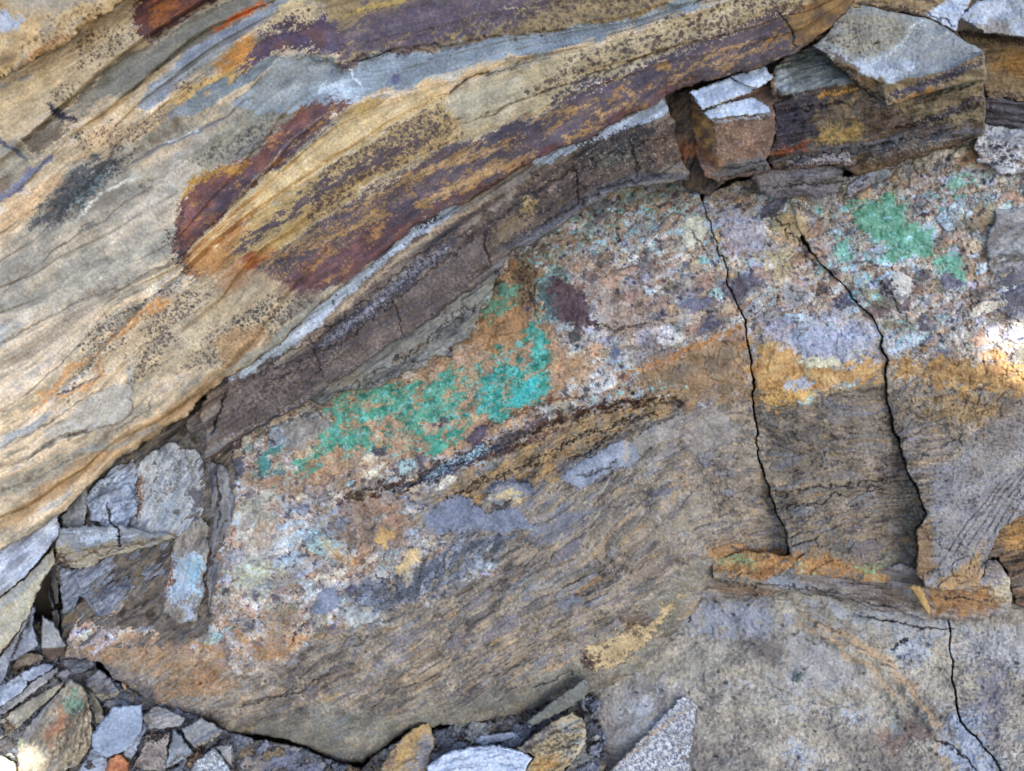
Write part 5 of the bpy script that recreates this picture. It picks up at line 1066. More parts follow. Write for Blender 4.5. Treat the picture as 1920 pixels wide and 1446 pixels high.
# ================================================================== flat slab at the foot
def paint_floor(p):
    U, V = p.U, p.V
    n = 1.0 * fb(U, V, 150, 1, -25, 1.8) + .5 * fb(U, V, 18, 2, tex=FBR) + .25 * fb(U, V, 6, 3, tex=FBR)
    p.col[:] = ramp(.5 + .2 * n, [(108, 101, 94), (134, 126, 112), (152, 143, 124), (166, 155, 134), (154, 159, 162)])
    K = dict(soft=16, diss=12, dissS=30)
    for q, c in (([(1300, 1130), (1420, 1120), (1480, 1170), (1420, 1190), (1320, 1190), (1290, 1160)], (136, 140, 150)), ([(1470, 1190), (1540, 1190), (1600, 1230), (1620, 1280), (1560, 1300), (1460, 1300), (1440, 1270), (1480, 1250)], (152, 150, 144)),
                 ([(1280, 1240), (1340, 1230), (1360, 1260), (1340, 1300), (1290, 1290)], (148, 142, 126)), ([(1530, 1130), (1700, 1150), (1790, 1170), (1780, 1200), (1640, 1180), (1540, 1150)], (150, 154, 158)), ([(1780, 1170), (1920, 1170), (1960, 1250), (1880, 1270), (1800, 1230)], (154, 154, 152)),
                 ([(1780, 1340), (1840, 1330), (1850, 1400), (1900, 1460), (1800, 1460), (1760, 1400)], (142, 152, 166)), ([(1840, 1260), (1880, 1250), (1890, 1360), (1850, 1390), (1840, 1330)], (112, 110, 116)), ([(1110, 1300), (1200, 1270), (1290, 1300), (1180, 1400), (1100, 1440)], (136, 132, 128)), ([(1180, 1320), (1230, 1310), (1220, 1360), (1190, 1360)], (160, 164, 166)),
                 ([(1430, 1290), (1480, 1310), (1470, 1340), (1440, 1330)], (156, 150, 130))):
        p.blob(q, tuple(min(255, x + 8) for x in c), .78, c2=tuple(x - 6 for x in c), cS=30, **K)
    m = region(p, [(1280, 1270), (1500, 1290), (1700, 1300), (1760, 1420), (1760, 1600), (1100, 1600), (1200, 1400)], soft=30)
    d = sst(.55, 1.2, fb(U, V, 12, 5, tex=FBR) + .7 * fb(U, V, 70, 6)) * m * .5
    p.col[:] = p.col * (1 - d[..., None]) + np.array((94, 82, 76), F32) * d[..., None]
    d = sst(.6, 1.3, fb(U, V, 10, 7, tex=FBR) + .6 * fb(U, V, 60, 8)) * .6 * region(p, [(1530, 1150), (1780, 1190), (2000, 1200), (2000, 1500), (1800, 1420), (1690, 1270)], soft=20)
    p.col[:] = p.col * (1 - d[..., None]) + np.array((86, 82, 82), F32) * d[..., None]
    for q, w in (([(1500, 1148), (1560, 1178), (1620, 1215), (1673, 1247), (1710, 1297), (1745, 1345), (1772, 1380)], 24), ([(1490, 1170), (1560, 1200), (1640, 1260), (1690, 1320)], 16), ([(1750, 1388), (1765, 1420), (1790, 1460)], 10), ([(1200, 1420), (1290, 1350), (1300, 1320)], 5)):
        p.stroke(q, (176, 146, 108), w * .6, a=.75, soft=2.5, diss=2.5, dissS=14, rag=4, ragS=60)
    p.step([(1500, 1155), (1560, 1185), (1620, 1222), (1673, 1254), (1712, 1304), (1772, 1390)], -16, width=34, soft=3)
    p.step([(1290, 1300), (1400, 1250), (1480, 1300), (1560, 1310), (1640, 1290)], 6, width=40, soft=3)
    p.step([(1480, 1190), (1540, 1195), (1600, 1235), (1625, 1285)], 6, width=40, soft=3)
    f1, e, idd = worley(U + 5 * fb(U, V, 40, 30), V + 5 * fb(U, V, 40, 31), 46, 40, -30, 1.7)
    p.b += 3.0 * (rnd(idd, 5) - .5) * sst(.02, .16, e) * (rnd(idd, 1) < .6)
    f1, e, idd = worley(U, V, 13, 41, -20, 1.4)
    pit = sst(.05, -.05, f1 - .3 * rnd(idd, 2)) * (rnd(idd, 1) < .16)
    p.b -= 2.2 * pit; p.col *= (1 - .3 * pit)[..., None]
    p.blob([(1640, 1390), (1680, 1345), (1740, 1360), (1770, 1385), (1720, 1385), (1680, 1420)], (112, 88, 76), .6, soft=8, diss=8)
    p.stroke([(1672, 1218), (1690, 1205), (1700, 1196)], (64, 60, 62), 8, bump=-4, diss=2)
    p.blob([(1485, 1278), (1494, 1262), (1506, 1262), (1500, 1278)], (70, 84, 84), .9, bump=3, rag=1.5, diss=2)
    p.blob([(1655, 1360), (1680, 1340), (1690, 1360), (1670, 1375)], (112, 140, 140), .6, soft=4, diss=5)
    for q in ([(1750, 1388), (1790, 1400), (1833, 1446)], [(1290, 1165), (1295, 1120)], [(1600, 1150), (1720, 1175), (1790, 1180)]): p.stroke(q, (56, 50, 48), 3, bump=-6, rag=2)
    p.b += 9 * fb(U, V, 260, 12, -25, 1.8, FBS) + 2.5 * fb(U, V, 60, 9, -25, 2) + .5 * fb(U, V, 10, 10, tex=FBR)
    p.grain(.05, 7, 6)
CI = [(1780, 1120), (1780, 1167), (1783, 1224), (1790, 1307), (1800, 1351), (1843, 1397), (1873, 1437), (1900, 1500), (1960, 1900)]
fl_h = tps([(1200, 1260, -62), (1350, 1150, -66), (1600, 1150, -44), (1800, 1180, -40), (1950, 1200, -44), (1150, 1440, -20), (1400, 1300, -26), (1400, 1446, 26), (1700, 1350, 10), (1900, 1400, 10), (1700, 1460, 46), (1500, 1800, 190), (900, 1800, 150), (2200, 1700, 130)])
unit('bedrock_slab', [(1060, 1330), (1150, 1240), (1260, 1110), (1350, 1080), (1600, 1080), (1779, 1100)] + [(a - .4, b) for a, b in CI] + [(1000, 1900), (1060, 1500), (1075, 1400)], fl_h, paint_floor,
     'broad flat grey-brown slab with ochre ridge lying at the foot of the outcrop', 'rock slab', rag=1.5, rnd_r=4, rnd_d=2, wall=30, wallw=1.3, relief=(1.8, 120), seed=30, rseed=901)
unit('bedrock_slab', vary(CI, -1.6, 1.8, 8) + [(2600, 1900), (2600, 1080), (1900, 1080), (1786, 1110)], fl_h, paint_floor,
     'grey slab beyond the thin crack at the lower right corner', 'rock slab', rag=1.5, rnd_r=4, rnd_d=2, wall=30, wallw=1.3, relief=(1.8, 120), seed=31, rseed=901)
def x_m(p):
    g = sst(-.1, .5, fb(p.U, p.V, 10, 7, tex=FBR)); p.col[:] = p.col * (1 - .75 * g[..., None]) + np.array((88, 92, 108), F32) * .75 * g[..., None]
    p.stroke([(1150, 1440), (1220, 1380), (1300, 1320)], (176, 140, 92), 4, a=.7, diss=2)
flake('speckled_slab', [(1125, 1462), (1173, 1414), (1279, 1303), (1308, 1320), (1300, 1400), (1292, 1470), (1290, 1560), (1120, 1560)], 12, .03, .25, 'triangular pale grey slab densely speckled with dark flecks', [(150, 148, 140), (176, 174, 166), (190, 190, 186)], None, 12, wall=30, cat='rock slab', extra=x_m, mat=M_ROCK, rr=(4, 3))

# ================================================================== broken pocket at the left
def paint_gravel(p):
    U, V = p.U, p.V
    wu = U + 4 * fb(U, V, 30, 1); wv = V + 4 * fb(U, V, 30, 2)
    p.col[:] = (98, 88, 76)
    for sc, sd in ((7, 3), (14, 1), (30, 2)):
        f1, e, idd = worley(wu, wv, sc, sd, 35, 1.5)
        on = rnd(idd, 1) < .7
        m = sst(.06, .16, e) * on
        cc = pick(idd, 2, np.array([(96, 100, 106), (120, 120, 116), (84, 80, 78), (130, 112, 88), (110, 114, 122)], F32), [2, 1.4, 1.6, .8, 1.4])
        p.col[:] = p.col * (1 - m[..., None]) + cc * m[..., None]
        p.b += m * sc * .35 * (.3 + rnd(idd, 5)) + on * sc * .25 * ((rnd(idd, 7) - .5) * (U - U.mean()) * 0)
    p.grain(.08, 8, 7)
unit('rubble', [(-620, 1150), (0, 1140), (150, 1180), (200, 1270), (430, 1370), (680, 1440), (720, 1400), (900, 1340), (1120, 1300), (1140, 1400), (1120, 1900), (-620, 1900)],
     tps([(0, 1200, -40), (100, 1150, -60), (200, 1300, -18), (0, 1446, 26), (500, 1430, -18), (800, 1400, -14), (1050, 1340, -30), (500, 1700, 60), (-400, 1500, 0), (1000, 1700, 60)]), paint_gravel,
     'dark broken shale rubble filling the hollow under the loose stones', 'rubble', kind='stuff', rag=3, wall=20, relief=(4, 60), seed=32, mat=M_ROCK)

unit('shale_backing', [(85, 1010), (110, 960), (200, 860), (300, 780), (380, 745), (440, 800), (440, 900), (430, 1100), (400, 1200), (300, 1215), (200, 1215), (110, 1215), (120, 1120)],
     tps([(120, 1000, 0), (250, 850, 2), (380, 800, 4), (400, 950, 6), (350, 1150, 8), (200, 1150, -2), (130, 1180, -16), (300, 1000, 6), (160, 960, 4)]), pal_paint([(74, 68, 64), (104, 94, 84), (128, 116, 98), (96, 94, 96), (120, 106, 82)], 34, 40, 3, 20, b=4),
     'crumbly grey-brown shale filling the corner behind the pale and blue-grey blocks', 'rock mass', rag=3, wall=40, relief=(2.5, 50), seed=40)
def x_j1(p):
    p.stroke([(262, 895), (264, 930), (260, 975)], (140, 96, 62), 9, diss=3); p.stroke([(256, 890), (257, 930), (255, 970)], (58, 54, 58), 6, diss=2)
    p.stroke([(325, 850), (335, 880), (330, 930), (318, 980)], (104, 100, 94), 8, a=.7, diss=4)
    p.stroke([(350, 850), (362, 890), (355, 940)], (112, 108, 102), 10, a=.6, diss=4)
    p.blob([(300, 940), (330, 920), (345, 960), (320, 985), (300, 975)], (150, 156, 156), .8, soft=4, diss=3)
    p.blob([(355, 925), (370, 910), (388, 905), (385, 935), (365, 965)], (88, 84, 88), .85, diss=4)
    p.spots([(280, 910), (350, 850), (370, 880), (300, 960)], (96, 92, 88), 7, .3, keep=.6)
    p.stroke([(225, 1010), (280, 1006), (335, 1006)], (176, 146, 94), 10, diss=3)
unit('pale_block', [(240, 890), (268, 858), (310, 827), (368, 840), (386, 882), (393, 925), (374, 980), (334, 1010), (264, 1012), (228, 1002), (215, 975), (250, 940)], plane(14, .02, .05, 310, 920), pal_paint([(124, 127, 130), (154, 157, 157), (178, 178, 172), (142, 138, 128)], 30, 60, 3, 21, extra=x_j1, b=2),
     'pale grey angular block wedged in the corner under the sandstone bed', 'rock block', rag=2, rnd_r=6, rnd_d=5, wall=44, seed=33, facets=[([(235, 885), (262, 860), (262, 1000), (215, 980)], 10, .45, 0), ([(345, 830), (400, 830), (400, 990), (350, 990), (362, 900)], 8, -.5, 0)], fblur=2)
def x_j2(p):
    for q in ([(170, 930), (200, 905), (240, 890)], [(190, 975), (220, 950), (250, 940)], [(200, 950), (215, 985)]): p.stroke(q, (190, 200, 208), 4, a=.8, diss=2)
    p.stroke([(200, 940), (204, 975), (222, 1002)], (46, 44, 46), 3, bump=-8)
unit('blue_grey_block', [(158, 930), (205, 878), (252, 858), (262, 890), (256, 965), (228, 1006), (190, 990), (168, 975)], plane(20, .05, .12, 210, 940), pal_paint([(110, 118, 130), (140, 148, 160), (164, 172, 182), (128, 130, 132)], 26, 40, 3, 22, extra=x_j2, b=2.5),
     'blue-grey fractured block beside the pale block, with pale streaks', 'rock block', rag=2, rnd_r=5, rnd_d=4, wall=44, seed=34, mat=M_SLATE, facets=[([(185, 935), (240, 905), (258, 940), (225, 1000), (195, 985)], 22, .0, -.3)], fblur=2)
flake('grey_block', [(112, 968), (160, 912), (168, 930), (162, 975), (150, 1012), (118, 1002)], 14, .1, 0, 'small grey block at the bed edge, left of the blue-grey block', [(104, 106, 108), (136, 138, 136), (150, 148, 140)], None, 23, wall=40, cat='rock block', extra=lambda p: p.blob([(112, 990), (125, 985), (122, 1005), (112, 1002)], (84, 70, 56), .9, diss=3))
def x_j3(p):
    p.blob([(95, 975), (345, 975), (345, 1000), (300, 1006), (240, 1016), (200, 1022), (140, 1028), (95, 1015)], (134, 140, 146), .85, c2=(116, 120, 122), cS=20, soft=4, diss=2, rag=3)
    for q in ([(120, 1000), (180, 996), (240, 990)], [(140, 1016), (200, 1012), (260, 1002)]): p.stroke(q, (176, 186, 196), 4, a=.7, bump=2)
    p.stroke([(148, 1012), (190, 1008), (220, 1000)], (168, 176, 184), 14, a=.9, diss=2); p.blob([(100, 1030), (120, 1035), (138, 1055), (125, 1060), (105, 1048)], (84, 66, 50), .9, diss=3)
    for q in ([(140, 1045), (200, 1035), (260, 1020), (330, 1008)], [(150, 1030), (210, 1025), (260, 1014)]): p.stroke(q, (92, 80, 60), 2.6, bump=-4)
    p.stroke([(213, 975), (222, 1000), (226, 1022)], (30, 28, 28), 3, bump=-9, taper=False)
unit('olive_ledge', [(100, 1020), (112, 985), (150, 985), (226, 985), (300, 1000), (338, 1002), (325, 1014), (240, 1040), (195, 1050), (170, 1066), (135, 1064), (105, 1052)], plane(32, 0, -.35, 210, 1030), pal_paint([(118, 108, 90), (144, 132, 108), (164, 152, 126), (128, 126, 120)], 20, 12, 6, 24, extra=x_j3, b=2),
     'olive-brown layered ledge under the pale and blue-grey blocks', 'rock ledge', rag=2, rnd_r=7, rnd_d=6, wall=40, seed=35)
def x_j4(p):
    p.blob([(222, 1064), (235, 1055), (265, 1056), (266, 1068), (240, 1074)], (56, 50, 50), .95, diss=3)
    p.stroke([(195, 1100), (225, 1075), (250, 1062)], (70, 60, 60), 9, a=.8, diss=3); p.stroke([(215, 1150), (245, 1120), (285, 1090), (305, 1082)], (176, 140, 90), 8, a=.9, diss=3); p.stroke([(225, 1145), (255, 1112), (280, 1096)], (206, 200, 196), 4)
    for k in range(9): p.stroke([(160 + 7 * k, 1120 - 4 * k), (210 + 10 * k, 1090 - 5 * k), (250 + 10 * k, 1050 - 3 * k)], (156, 160, 162), 2.2, a=.6, bump=-3.5, rag=1.2, seed=k)
unit('dark_shale_block', [(135, 1066), (200, 1044), (260, 1026), (330, 1008), (324, 1040), (312, 1078), (262, 1096), (220, 1156), (180, 1156), (165, 1130), (150, 1120), (140, 1150), (118, 1150), (112, 1090), (105, 1056)], plane(4, 0, .04, 220, 1090), pal_paint([(82, 85, 94), (110, 115, 124), (138, 144, 151), (104, 102, 102)], 14, 42, 5, 25, extra=x_j4, b=2.4),
     'dark grey cleaved shale block below the olive ledge', 'rock block', rag=1.5, rnd_r=4, rnd_d=3, wall=40, seed=36, mat=M_SLATE, facets=[([(150, 1112), (220, 1062), (300, 1030), (312, 1076), (262, 1096), (217, 1154), (180, 1152)], 7, .1, .28), ([(130, 1068), (200, 1042), (214, 1062), (150, 1108)], 10, -.15, .3), ([(170, 1125), (215, 1098), (245, 1100), (217, 1156), (180, 1156)], 12, .25, -.25)])
def x_j5(p):
    p.blob([(322, 1050), (340, 1040), (378, 1045), (380, 1100), (345, 1125), (312, 1120), (315, 1080)], (164, 180, 198), .85, c2=(156, 176, 186), cS=14, diss=5, soft=4)
    p.blob([(355, 1055), (375, 1055), (375, 1090), (360, 1110)], (140, 186, 194), .6, diss=6); p.blob([(330, 1060), (345, 1050), (340, 1080)], (166, 140, 110), .7, diss=4)
    p.blob([(335, 1140), (365, 1125), (370, 1150), (345, 1160)], (160, 172, 186), .8, diss=4)
    p.stroke([(318, 1035), (318, 1075), (308, 1120)], (128, 84, 58), 6, diss=3)
unit('blue_stained_block', [(325, 1010), (345, 985), (378, 960), (392, 985), (388, 1060), (380, 1120), (368, 1170), (330, 1170), (308, 1150), (306, 1110), (316, 1070)], plane(20, 0, .02, 350, 1070), pal_paint([(104, 96, 88), (134, 124, 110), (150, 142, 126), (112, 112, 112)], 24, 75, 2.5, 26, extra=x_j5, b=2.2),
     'narrow upright block stained pale blue beside the breccia mass', 'rock block', rag=2, rnd_r=7, rnd_d=6, wall=40, seed=37, mat=M_BRECCIA)
unit('grey_rib', [(384, 870), (402, 860), (428, 880), (440, 930), (436, 1000), (415, 1080), (392, 1150), (385, 1080), (398, 1000), (396, 930)], plane(16, 0, 0, 410, 990), pal_paint([(84, 84, 88), (112, 112, 114), (134, 130, 122), (104, 96, 88)], 26, 78, 4, 27, b=3, extra=lambda p: (p.stroke([(402, 880), (412, 930), (408, 990)], (60, 58, 60), 5, bump=-4), p.stroke([(425, 900), (430, 960), (415, 1040)], (150, 150, 146), 4, a=.7))),
     'thin dark upright rib of shale along the edge of the breccia mass', 'rock block', rag=2, rnd_r=5, rnd_d=4, wall=44, seed=38)
unit('fissile_block', [(345, 795), (362, 770), (400, 735), (428, 712), (424, 745), (410, 790), (398, 838), (395, 872), (380, 868), (374, 830), (352, 805)], plane(26, .02, 0, 390, 790), pal_paint([(78, 70, 66), (104, 96, 90), (128, 118, 106), (92, 84, 80)], 18, 30, 5, 28, b=3),
     'small brown fissile block at the tapering end of the siltstone layer', 'rock block', rag=1.6, rnd_r=4, rnd_d=3, wall=44, seed=39)

# leaning slabs at the left edge
flake('leaning_slab', [(-160, 1120), (0, 1020), (67, 975), (108, 945), (113, 1004), (80, 1044), (50, 1081), (0, 1121), (-160, 1250)], 44, -.05, -.1, 'bluish white streaked slab leaning under the sandstone bed at the left edge', [(128, 130, 138), (158, 164, 172), (180, 184, 190), (140, 138, 132)], 'slabs leaning at the left edge', 31, wall=40, cat='rock slab', ang=40, asp=5, b=1.6)
flake('leaning_slab', [(-160, 1250), (0, 1119), (50, 1080), (102, 1022), (104, 1057), (84, 1085), (67, 1119), (58, 1150), (25, 1200), (-5, 1232), (-160, 1380)], 36, 0, .1, 'smooth olive-tan slab leaning below the bluish white slab', [(134, 122, 92), (154, 142, 110), (166, 158, 134), (130, 128, 116)], 'slabs leaning at the left edge', 32, wall=40, cat='rock slab', ang=45, asp=4, scale=90, extra=lambda p: p.stroke([(0, 1140), (60, 1085), (98, 1040)], (128, 134, 138), 16, a=.6, soft=6))
flake('leaning_slab', [(-160, 1400), (0, 1228), (30, 1190), (62, 1132), (66, 1140), (63, 1171), (74, 1212), (20, 1243), (10, 1272), (-4, 1290), (-160, 1460)], 20, .1, 0, 'dark blue-grey cracked slab leaning lowest at the left edge', [(92, 96, 104), (116, 120, 128), (136, 140, 146), (108, 108, 108)], 'slabs leaning at the left edge', 33, wall=40, cat='rock slab', ang=55, asp=3, extra=lambda p: p.stroke([(20, 1240), (40, 1190), (62, 1150)], (50, 48, 50), 2.6, bump=-6))
SV = 'thin shale splinters upright in the dark gap'
for k, (q, h, lb) in enumerate((([(88, 1102), (94, 1106), (103, 1138), (100, 1148), (92, 1135)], -40, 'short shale splinter at the top of the dark gap'), ([(96, 1146), (110, 1140), (114, 1165), (110, 1184), (98, 1178)], -34, 'stubby shale splinter in the middle of the dark gap'),
                               ([(112, 1142), (122, 1136), (132, 1170), (138, 1190), (124, 1200), (114, 1185)], -28, 'longest shale splinter at the foot of the dark gap'), ([(124, 1136), (131, 1132), (139, 1160), (136, 1172)], -30, 'thin shale splinter against the dark shale block'), ([(92, 1062), (108, 1058), (112, 1130), (102, 1136)], -50, 'long flat shale splinter at the back of the dark gap'))):
    flake('shale_splinter', q, h, .2, 0, lb, [(84, 84, 86), (108, 108, 108), (124, 120, 112)], SV, 40 + k, wall=26, ang=75, asp=4, rag=.8)

# ================================================================== loose stones
GS = 'loose stones in the lower left corner'
BL = [(112, 120, 132), (134, 142, 152), (152, 160, 170), (138, 142, 146)]
GRY = [(106, 106, 106), (134, 132, 128), (154, 150, 142), (120, 118, 116)]
OLV = [(110, 104, 88), (138, 130, 110), (156, 148, 128), (126, 124, 116)]
DKG = [(76, 76, 80), (102, 102, 106), (124, 122, 120), (92, 88, 86)]
def two(top, front, ct, cf):
    def f(p):
        p.blob(front, cf, .95, rag=1, c2=tuple(x - 18 for x in cf), cS=14)
    return f
def lines(c, *qs, w=2.4, b=-2.5):
    def f(p):
        for k, q in enumerate(qs): p.stroke(q, c, w, a=.8, bump=b, seed=k)
    return f
flake('slate_stone', [(17, 1257), (37, 1221), (60, 1222), (82, 1228), (84, 1238), (60, 1246), (33, 1255)], -8, .05, .2, 'brownish oval flat stone in the dark hollow below the leaning slabs', [(84, 74, 66), (110, 98, 84), (124, 112, 96)], GS, 51, wall=22, mat=M_ROCK)
flake('slate_stone', [(79, 1154), (100, 1166), (112, 1186), (124, 1212), (120, 1228), (93, 1243), (77, 1217), (76, 1190)], 14, .05, .1, 'pale grey kite-shaped stone standing in the dark gap', [(124, 124, 118), (138, 138, 132), (148, 146, 140)], GS, 52, wall=24,
      facets=[([(75, 1215), (100, 1216), (124, 1212), (122, 1235), (93, 1246)], 8, .0, -.6)], extra=lambda p: p.blob([(76, 1217), (100, 1216), (123, 1212), (118, 1230), (93, 1242)], (104, 84, 68), .95, rag=.8, c2=(84, 70, 60)))
flake('slate_stone', [(36, 1262), (80, 1243), (104, 1245), (98, 1256), (56, 1280), (44, 1278)], 6, 0, .2, 'thin blue-grey plate partly under the kite-shaped stone', BL, GS, 53, wall=12)
flake('slate_stone', [(-60, 1320), (0, 1284), (37, 1264), (54, 1277), (44, 1297), (0, 1328), (-60, 1360)], 16, 0, .3, 'light blue-grey slate stone at the left edge with smooth top', BL, GS, 54, wall=22)
flake('slate_stone', [(-60, 1370), (0, 1325), (60, 1278), (98, 1252), (112, 1250), (110, 1262), (93, 1276), (40, 1318), (0, 1345), (-60, 1390)], 8, 0, .1, 'long narrow grey slate running up from the left edge', GRY, GS, 55, wall=22, ang=38, asp=5)
flake('slate_stone', [(-60, 1420), (0, 1348), (43, 1318), (110, 1282), (124, 1277), (100, 1308), (77, 1328), (30, 1371), (10, 1396), (-60, 1440)], 18, .05, .15, 'long olive slate with rough edge beside the colourful boulder', OLV, GS, 56, wall=24, ang=42, asp=5, mat=M_ROCK, b=2)
flake('rough_stone', [(115, 1240), (130, 1234), (173, 1232), (182, 1247), (160, 1262), (133, 1272)], -14, 0, .1, 'small rough dark stone tucked under the breccia foot', DKG, GS, 57, wall=22, mat=M_ROCK, b=2.5, rr=(6, 5))
flake('rough_stone', [(155, 1275), (187, 1253), (205, 1268), (229, 1297), (215, 1310), (190, 1318), (167, 1296)], -2, 0, .1, 'dark crumbly stone above the blue-grey plate', DKG, GS, 58, wall=26, mat=M_ROCK, b=3, rr=(6, 5), extra=lambda p: p.stroke([(170, 1295), (200, 1310), (228, 1297)], (150, 140, 110), 5, diss=2))
flake('slate_stone', [(165, 1297), (176, 1300), (188, 1318), (198, 1345), (192, 1358), (180, 1358), (172, 1330)], 4, .1, .1, 'small olive-grey splinter between the boulder and the blue-grey plate', OLV, GS, 59, wall=18)
flake('rough_stone', [(188, 1322), (230, 1297), (264, 1316), (262, 1326), (212, 1334)], -6, 0, .1, 'dark flat stone behind the blue-grey plate', DKG, GS, 60, wall=20, mat=M_ROCK, b=2.5)
def x_k10(p):
    U, V = p.U, p.V
    p.blob([(96, 1350), (112, 1322), (135, 1300), (140, 1330), (120, 1370), (95, 1400), (85, 1390)], (156, 104, 74), .8, c2=(176, 140, 110), cS=16, diss=4, ang=60, asp=2)
    p.blob([(122, 1315), (138, 1295), (150, 1310), (140, 1335), (126, 1335)], (112, 152, 132), .8, diss=5); p.blob([(36, 1395), (46, 1386), (46, 1400)], (80, 140, 104), .8, diss=3)
    p.blob([(40, 1380), (70, 1340), (110, 1300), (100, 1330), (70, 1370), (50, 1395)], (118, 118, 122), .7, soft=5, diss=4)
    p.blob([(30, 1405), (60, 1400), (90, 1420), (80, 1450), (30, 1450)], (198, 180, 146), .7, soft=6, diss=4)  # sun patch on the boulder's lower left put into the colour as cream
    for k in range(7): p.stroke([(90 + 12 * k, 1440 - 6 * k), (105 + 10 * k, 1400 - 8 * k), (130 + 6 * k, 1340 - 6 * k)], (96, 86, 72), 3, a=.7, bump=-3, seed=k)
flake('colourful_boulder', [(134, 1271), (160, 1291), (170, 1320), (174, 1348), (174, 1394), (160, 1420), (143, 1438), (100, 1452), (33, 1456), (31, 1391), (50, 1361), (95, 1312)], 42, .05, .22, 'largest loose boulder, layered and rust, green and cream streaked, partly in sunlight', [(116, 108, 92), (146, 134, 110), (172, 156, 126), (130, 124, 112)], GS, 61, wall=45, cat='boulder', mat=M_BRECCIA, b=3.5, ang=55, asp=3, rr=(9, 8), extra=x_k10, facets=[([(150, 1280), (185, 1300), (185, 1440), (130, 1450), (150, 1400), (158, 1330)], 32, -.5, .1)], relief=(2, 40))
flake('slate_stone', [(140, 1455), (172, 1402), (202, 1420), (205, 1436), (194, 1460)], 30, 0, .2, 'blue-grey slate corner between the boulder and the orange stone', BL, GS, 62, wall=20)
flake('slate_stone', [(266, 1356), (279, 1364), (262, 1392), (246, 1424), (226, 1416), (240, 1390)], 30, 0, .2, 'thin blue-grey plate showing beneath the larger blue-grey plate', BL, GS, 63, wall=14)
flake('slate_stone', [(212, 1325), (235, 1323), (267, 1320), (269, 1361), (258, 1384), (248, 1402), (222, 1414), (200, 1422), (186, 1416), (173, 1408), (171, 1377)], 46, 0, .25, 'flat blue-grey six-sided slate plate lying on the rubble', [(122, 132, 144), (134, 144, 156), (144, 152, 162)], GS, 64, wall=16, scale=120, relief=(.6, 60), b=.5)
flake('orange_stone', [(186, 1470), (206, 1418), (227, 1411), (242, 1430), (244, 1470)], 56, 0, .1, 'orange-brown rounded stone at the bottom edge below the slate plate', [(140, 84, 52), (168, 104, 66), (184, 122, 80)], GS, 65, wall=30, mat=M_ROCK, rr=(9, 9), b=2)
flake('slate_stone', [(264, 1345), (290, 1322), (320, 1332), (348, 1346), (343, 1362), (310, 1366), (272, 1370)], 6, 0, .2, 'wrinkled grey shale stone under the breccia foot', GRY, GS, 66, wall=20, b=2.5, ang=10, asp=4)
flake('slate_stone', [(338, 1368), (358, 1356), (377, 1346), (400, 1356), (421, 1371), (395, 1392), (363, 1405), (350, 1390)], 18, 0, .2, 'striped grey stone with ochre rim at the end of the rubble', [(96, 98, 100), (122, 124, 124), (142, 138, 124)], GS, 67, wall=20, ang=28, asp=6, b=2, extra=lambda p: p.stroke([(365, 1404), (395, 1392), (420, 1372)], (172, 150, 106), 5, diss=2))
flake('slate_stone', [(326, 1366), (340, 1380), (365, 1414), (335, 1430), (309, 1443), (318, 1400)], 34, 0, .25, 'triangular blue-grey stone with banded lower edge', [(104, 110, 112), (122, 128, 130), (134, 138, 138)], GS, 68, wall=20, extra=lambda p: p.stroke([(312, 1440), (335, 1420), (364, 1412)], (84, 76, 68), 6, diss=3))
flake('speckled_stone', [(274, 1376), (322, 1372), (316, 1395), (312, 1445), (276, 1446), (245, 1438), (262, 1412)], 20, 0, .15, 'brown-grey speckled stone with dark top edge between the slate plates', [(120, 112, 104), (142, 132, 120), (154, 146, 134)], GS, 69, wall=24, mat=M_ROCK, extra=lambda p: (p.stroke([(276, 1384), (318, 1380)], (50, 42, 38), 13, diss=3), p.spots([(262, 1400), (312, 1395), (312, 1445), (250, 1440)], (86, 80, 80), 6, .36)))
flake('speckled_stone', [(354, 1460), (362, 1430), (400, 1400), (420, 1420), (436, 1450), (430, 1475), (360, 1475)], 44, 0, .2, 'dark stone covered in fine white speckles at the bottom edge', [(84, 86, 88), (104, 106, 108), (120, 122, 122)], GS, 70, wall=24, mat=M_ROCK, extra=lambda p: p.spots([(354, 1460), (400, 1400), (436, 1450), (430, 1475)], (196, 200, 200), 6, .38, keep=1))
flake('rough_stone', [(400, 1398), (436, 1395), (438, 1440), (425, 1430)], 24, 0, .2, 'plain grey-brown stone beside the white-speckled stone', GRY, GS, 71, wall=24, mat=M_ROCK)
flake('rough_stone', [(430, 1385), (500, 1388), (570, 1402), (620, 1436), (640, 1470), (430, 1475), (436, 1420)], -14, 0, .3, 'broad sandy grey stone half under the breccia foot', [(110, 104, 98), (136, 128, 118), (150, 142, 130)], GS, 72, wall=26, mat=M_ROCK, b=2, extra=lambda p: p.blob([(500, 1408), (565, 1408), (616, 1438), (600, 1470), (495, 1440)], (112, 114, 128), .9, diss=4, c2=(92, 92, 104)))
flake('pale_stone', [(-60, 1390), (0, 1415), (30, 1430), (36, 1470), (-60, 1480)], 50, 0, .1, 'cream stone in sunlight at the bottom left corner', [(176, 156, 120), (198, 180, 144), (208, 194, 164)], GS, 73, wall=26, mat=M_ROCK)
GC = 'loose stones at the bottom centre'
flake('slate_stone', [(884, 1392), (900, 1380), (917, 1376), (963, 1371), (968, 1381), (940, 1392), (905, 1400)], -4, 0, .2, 'small pale slate chip behind the white domed slab', BL, GC, 81, wall=14)
flake('slate_stone', [(955, 1378), (990, 1358), (1005, 1358), (985, 1388), (965, 1400)], -6, 0, .2, 'small grey chip between the wedge and the ochre boulder', BL, GC, 82, wall=14)
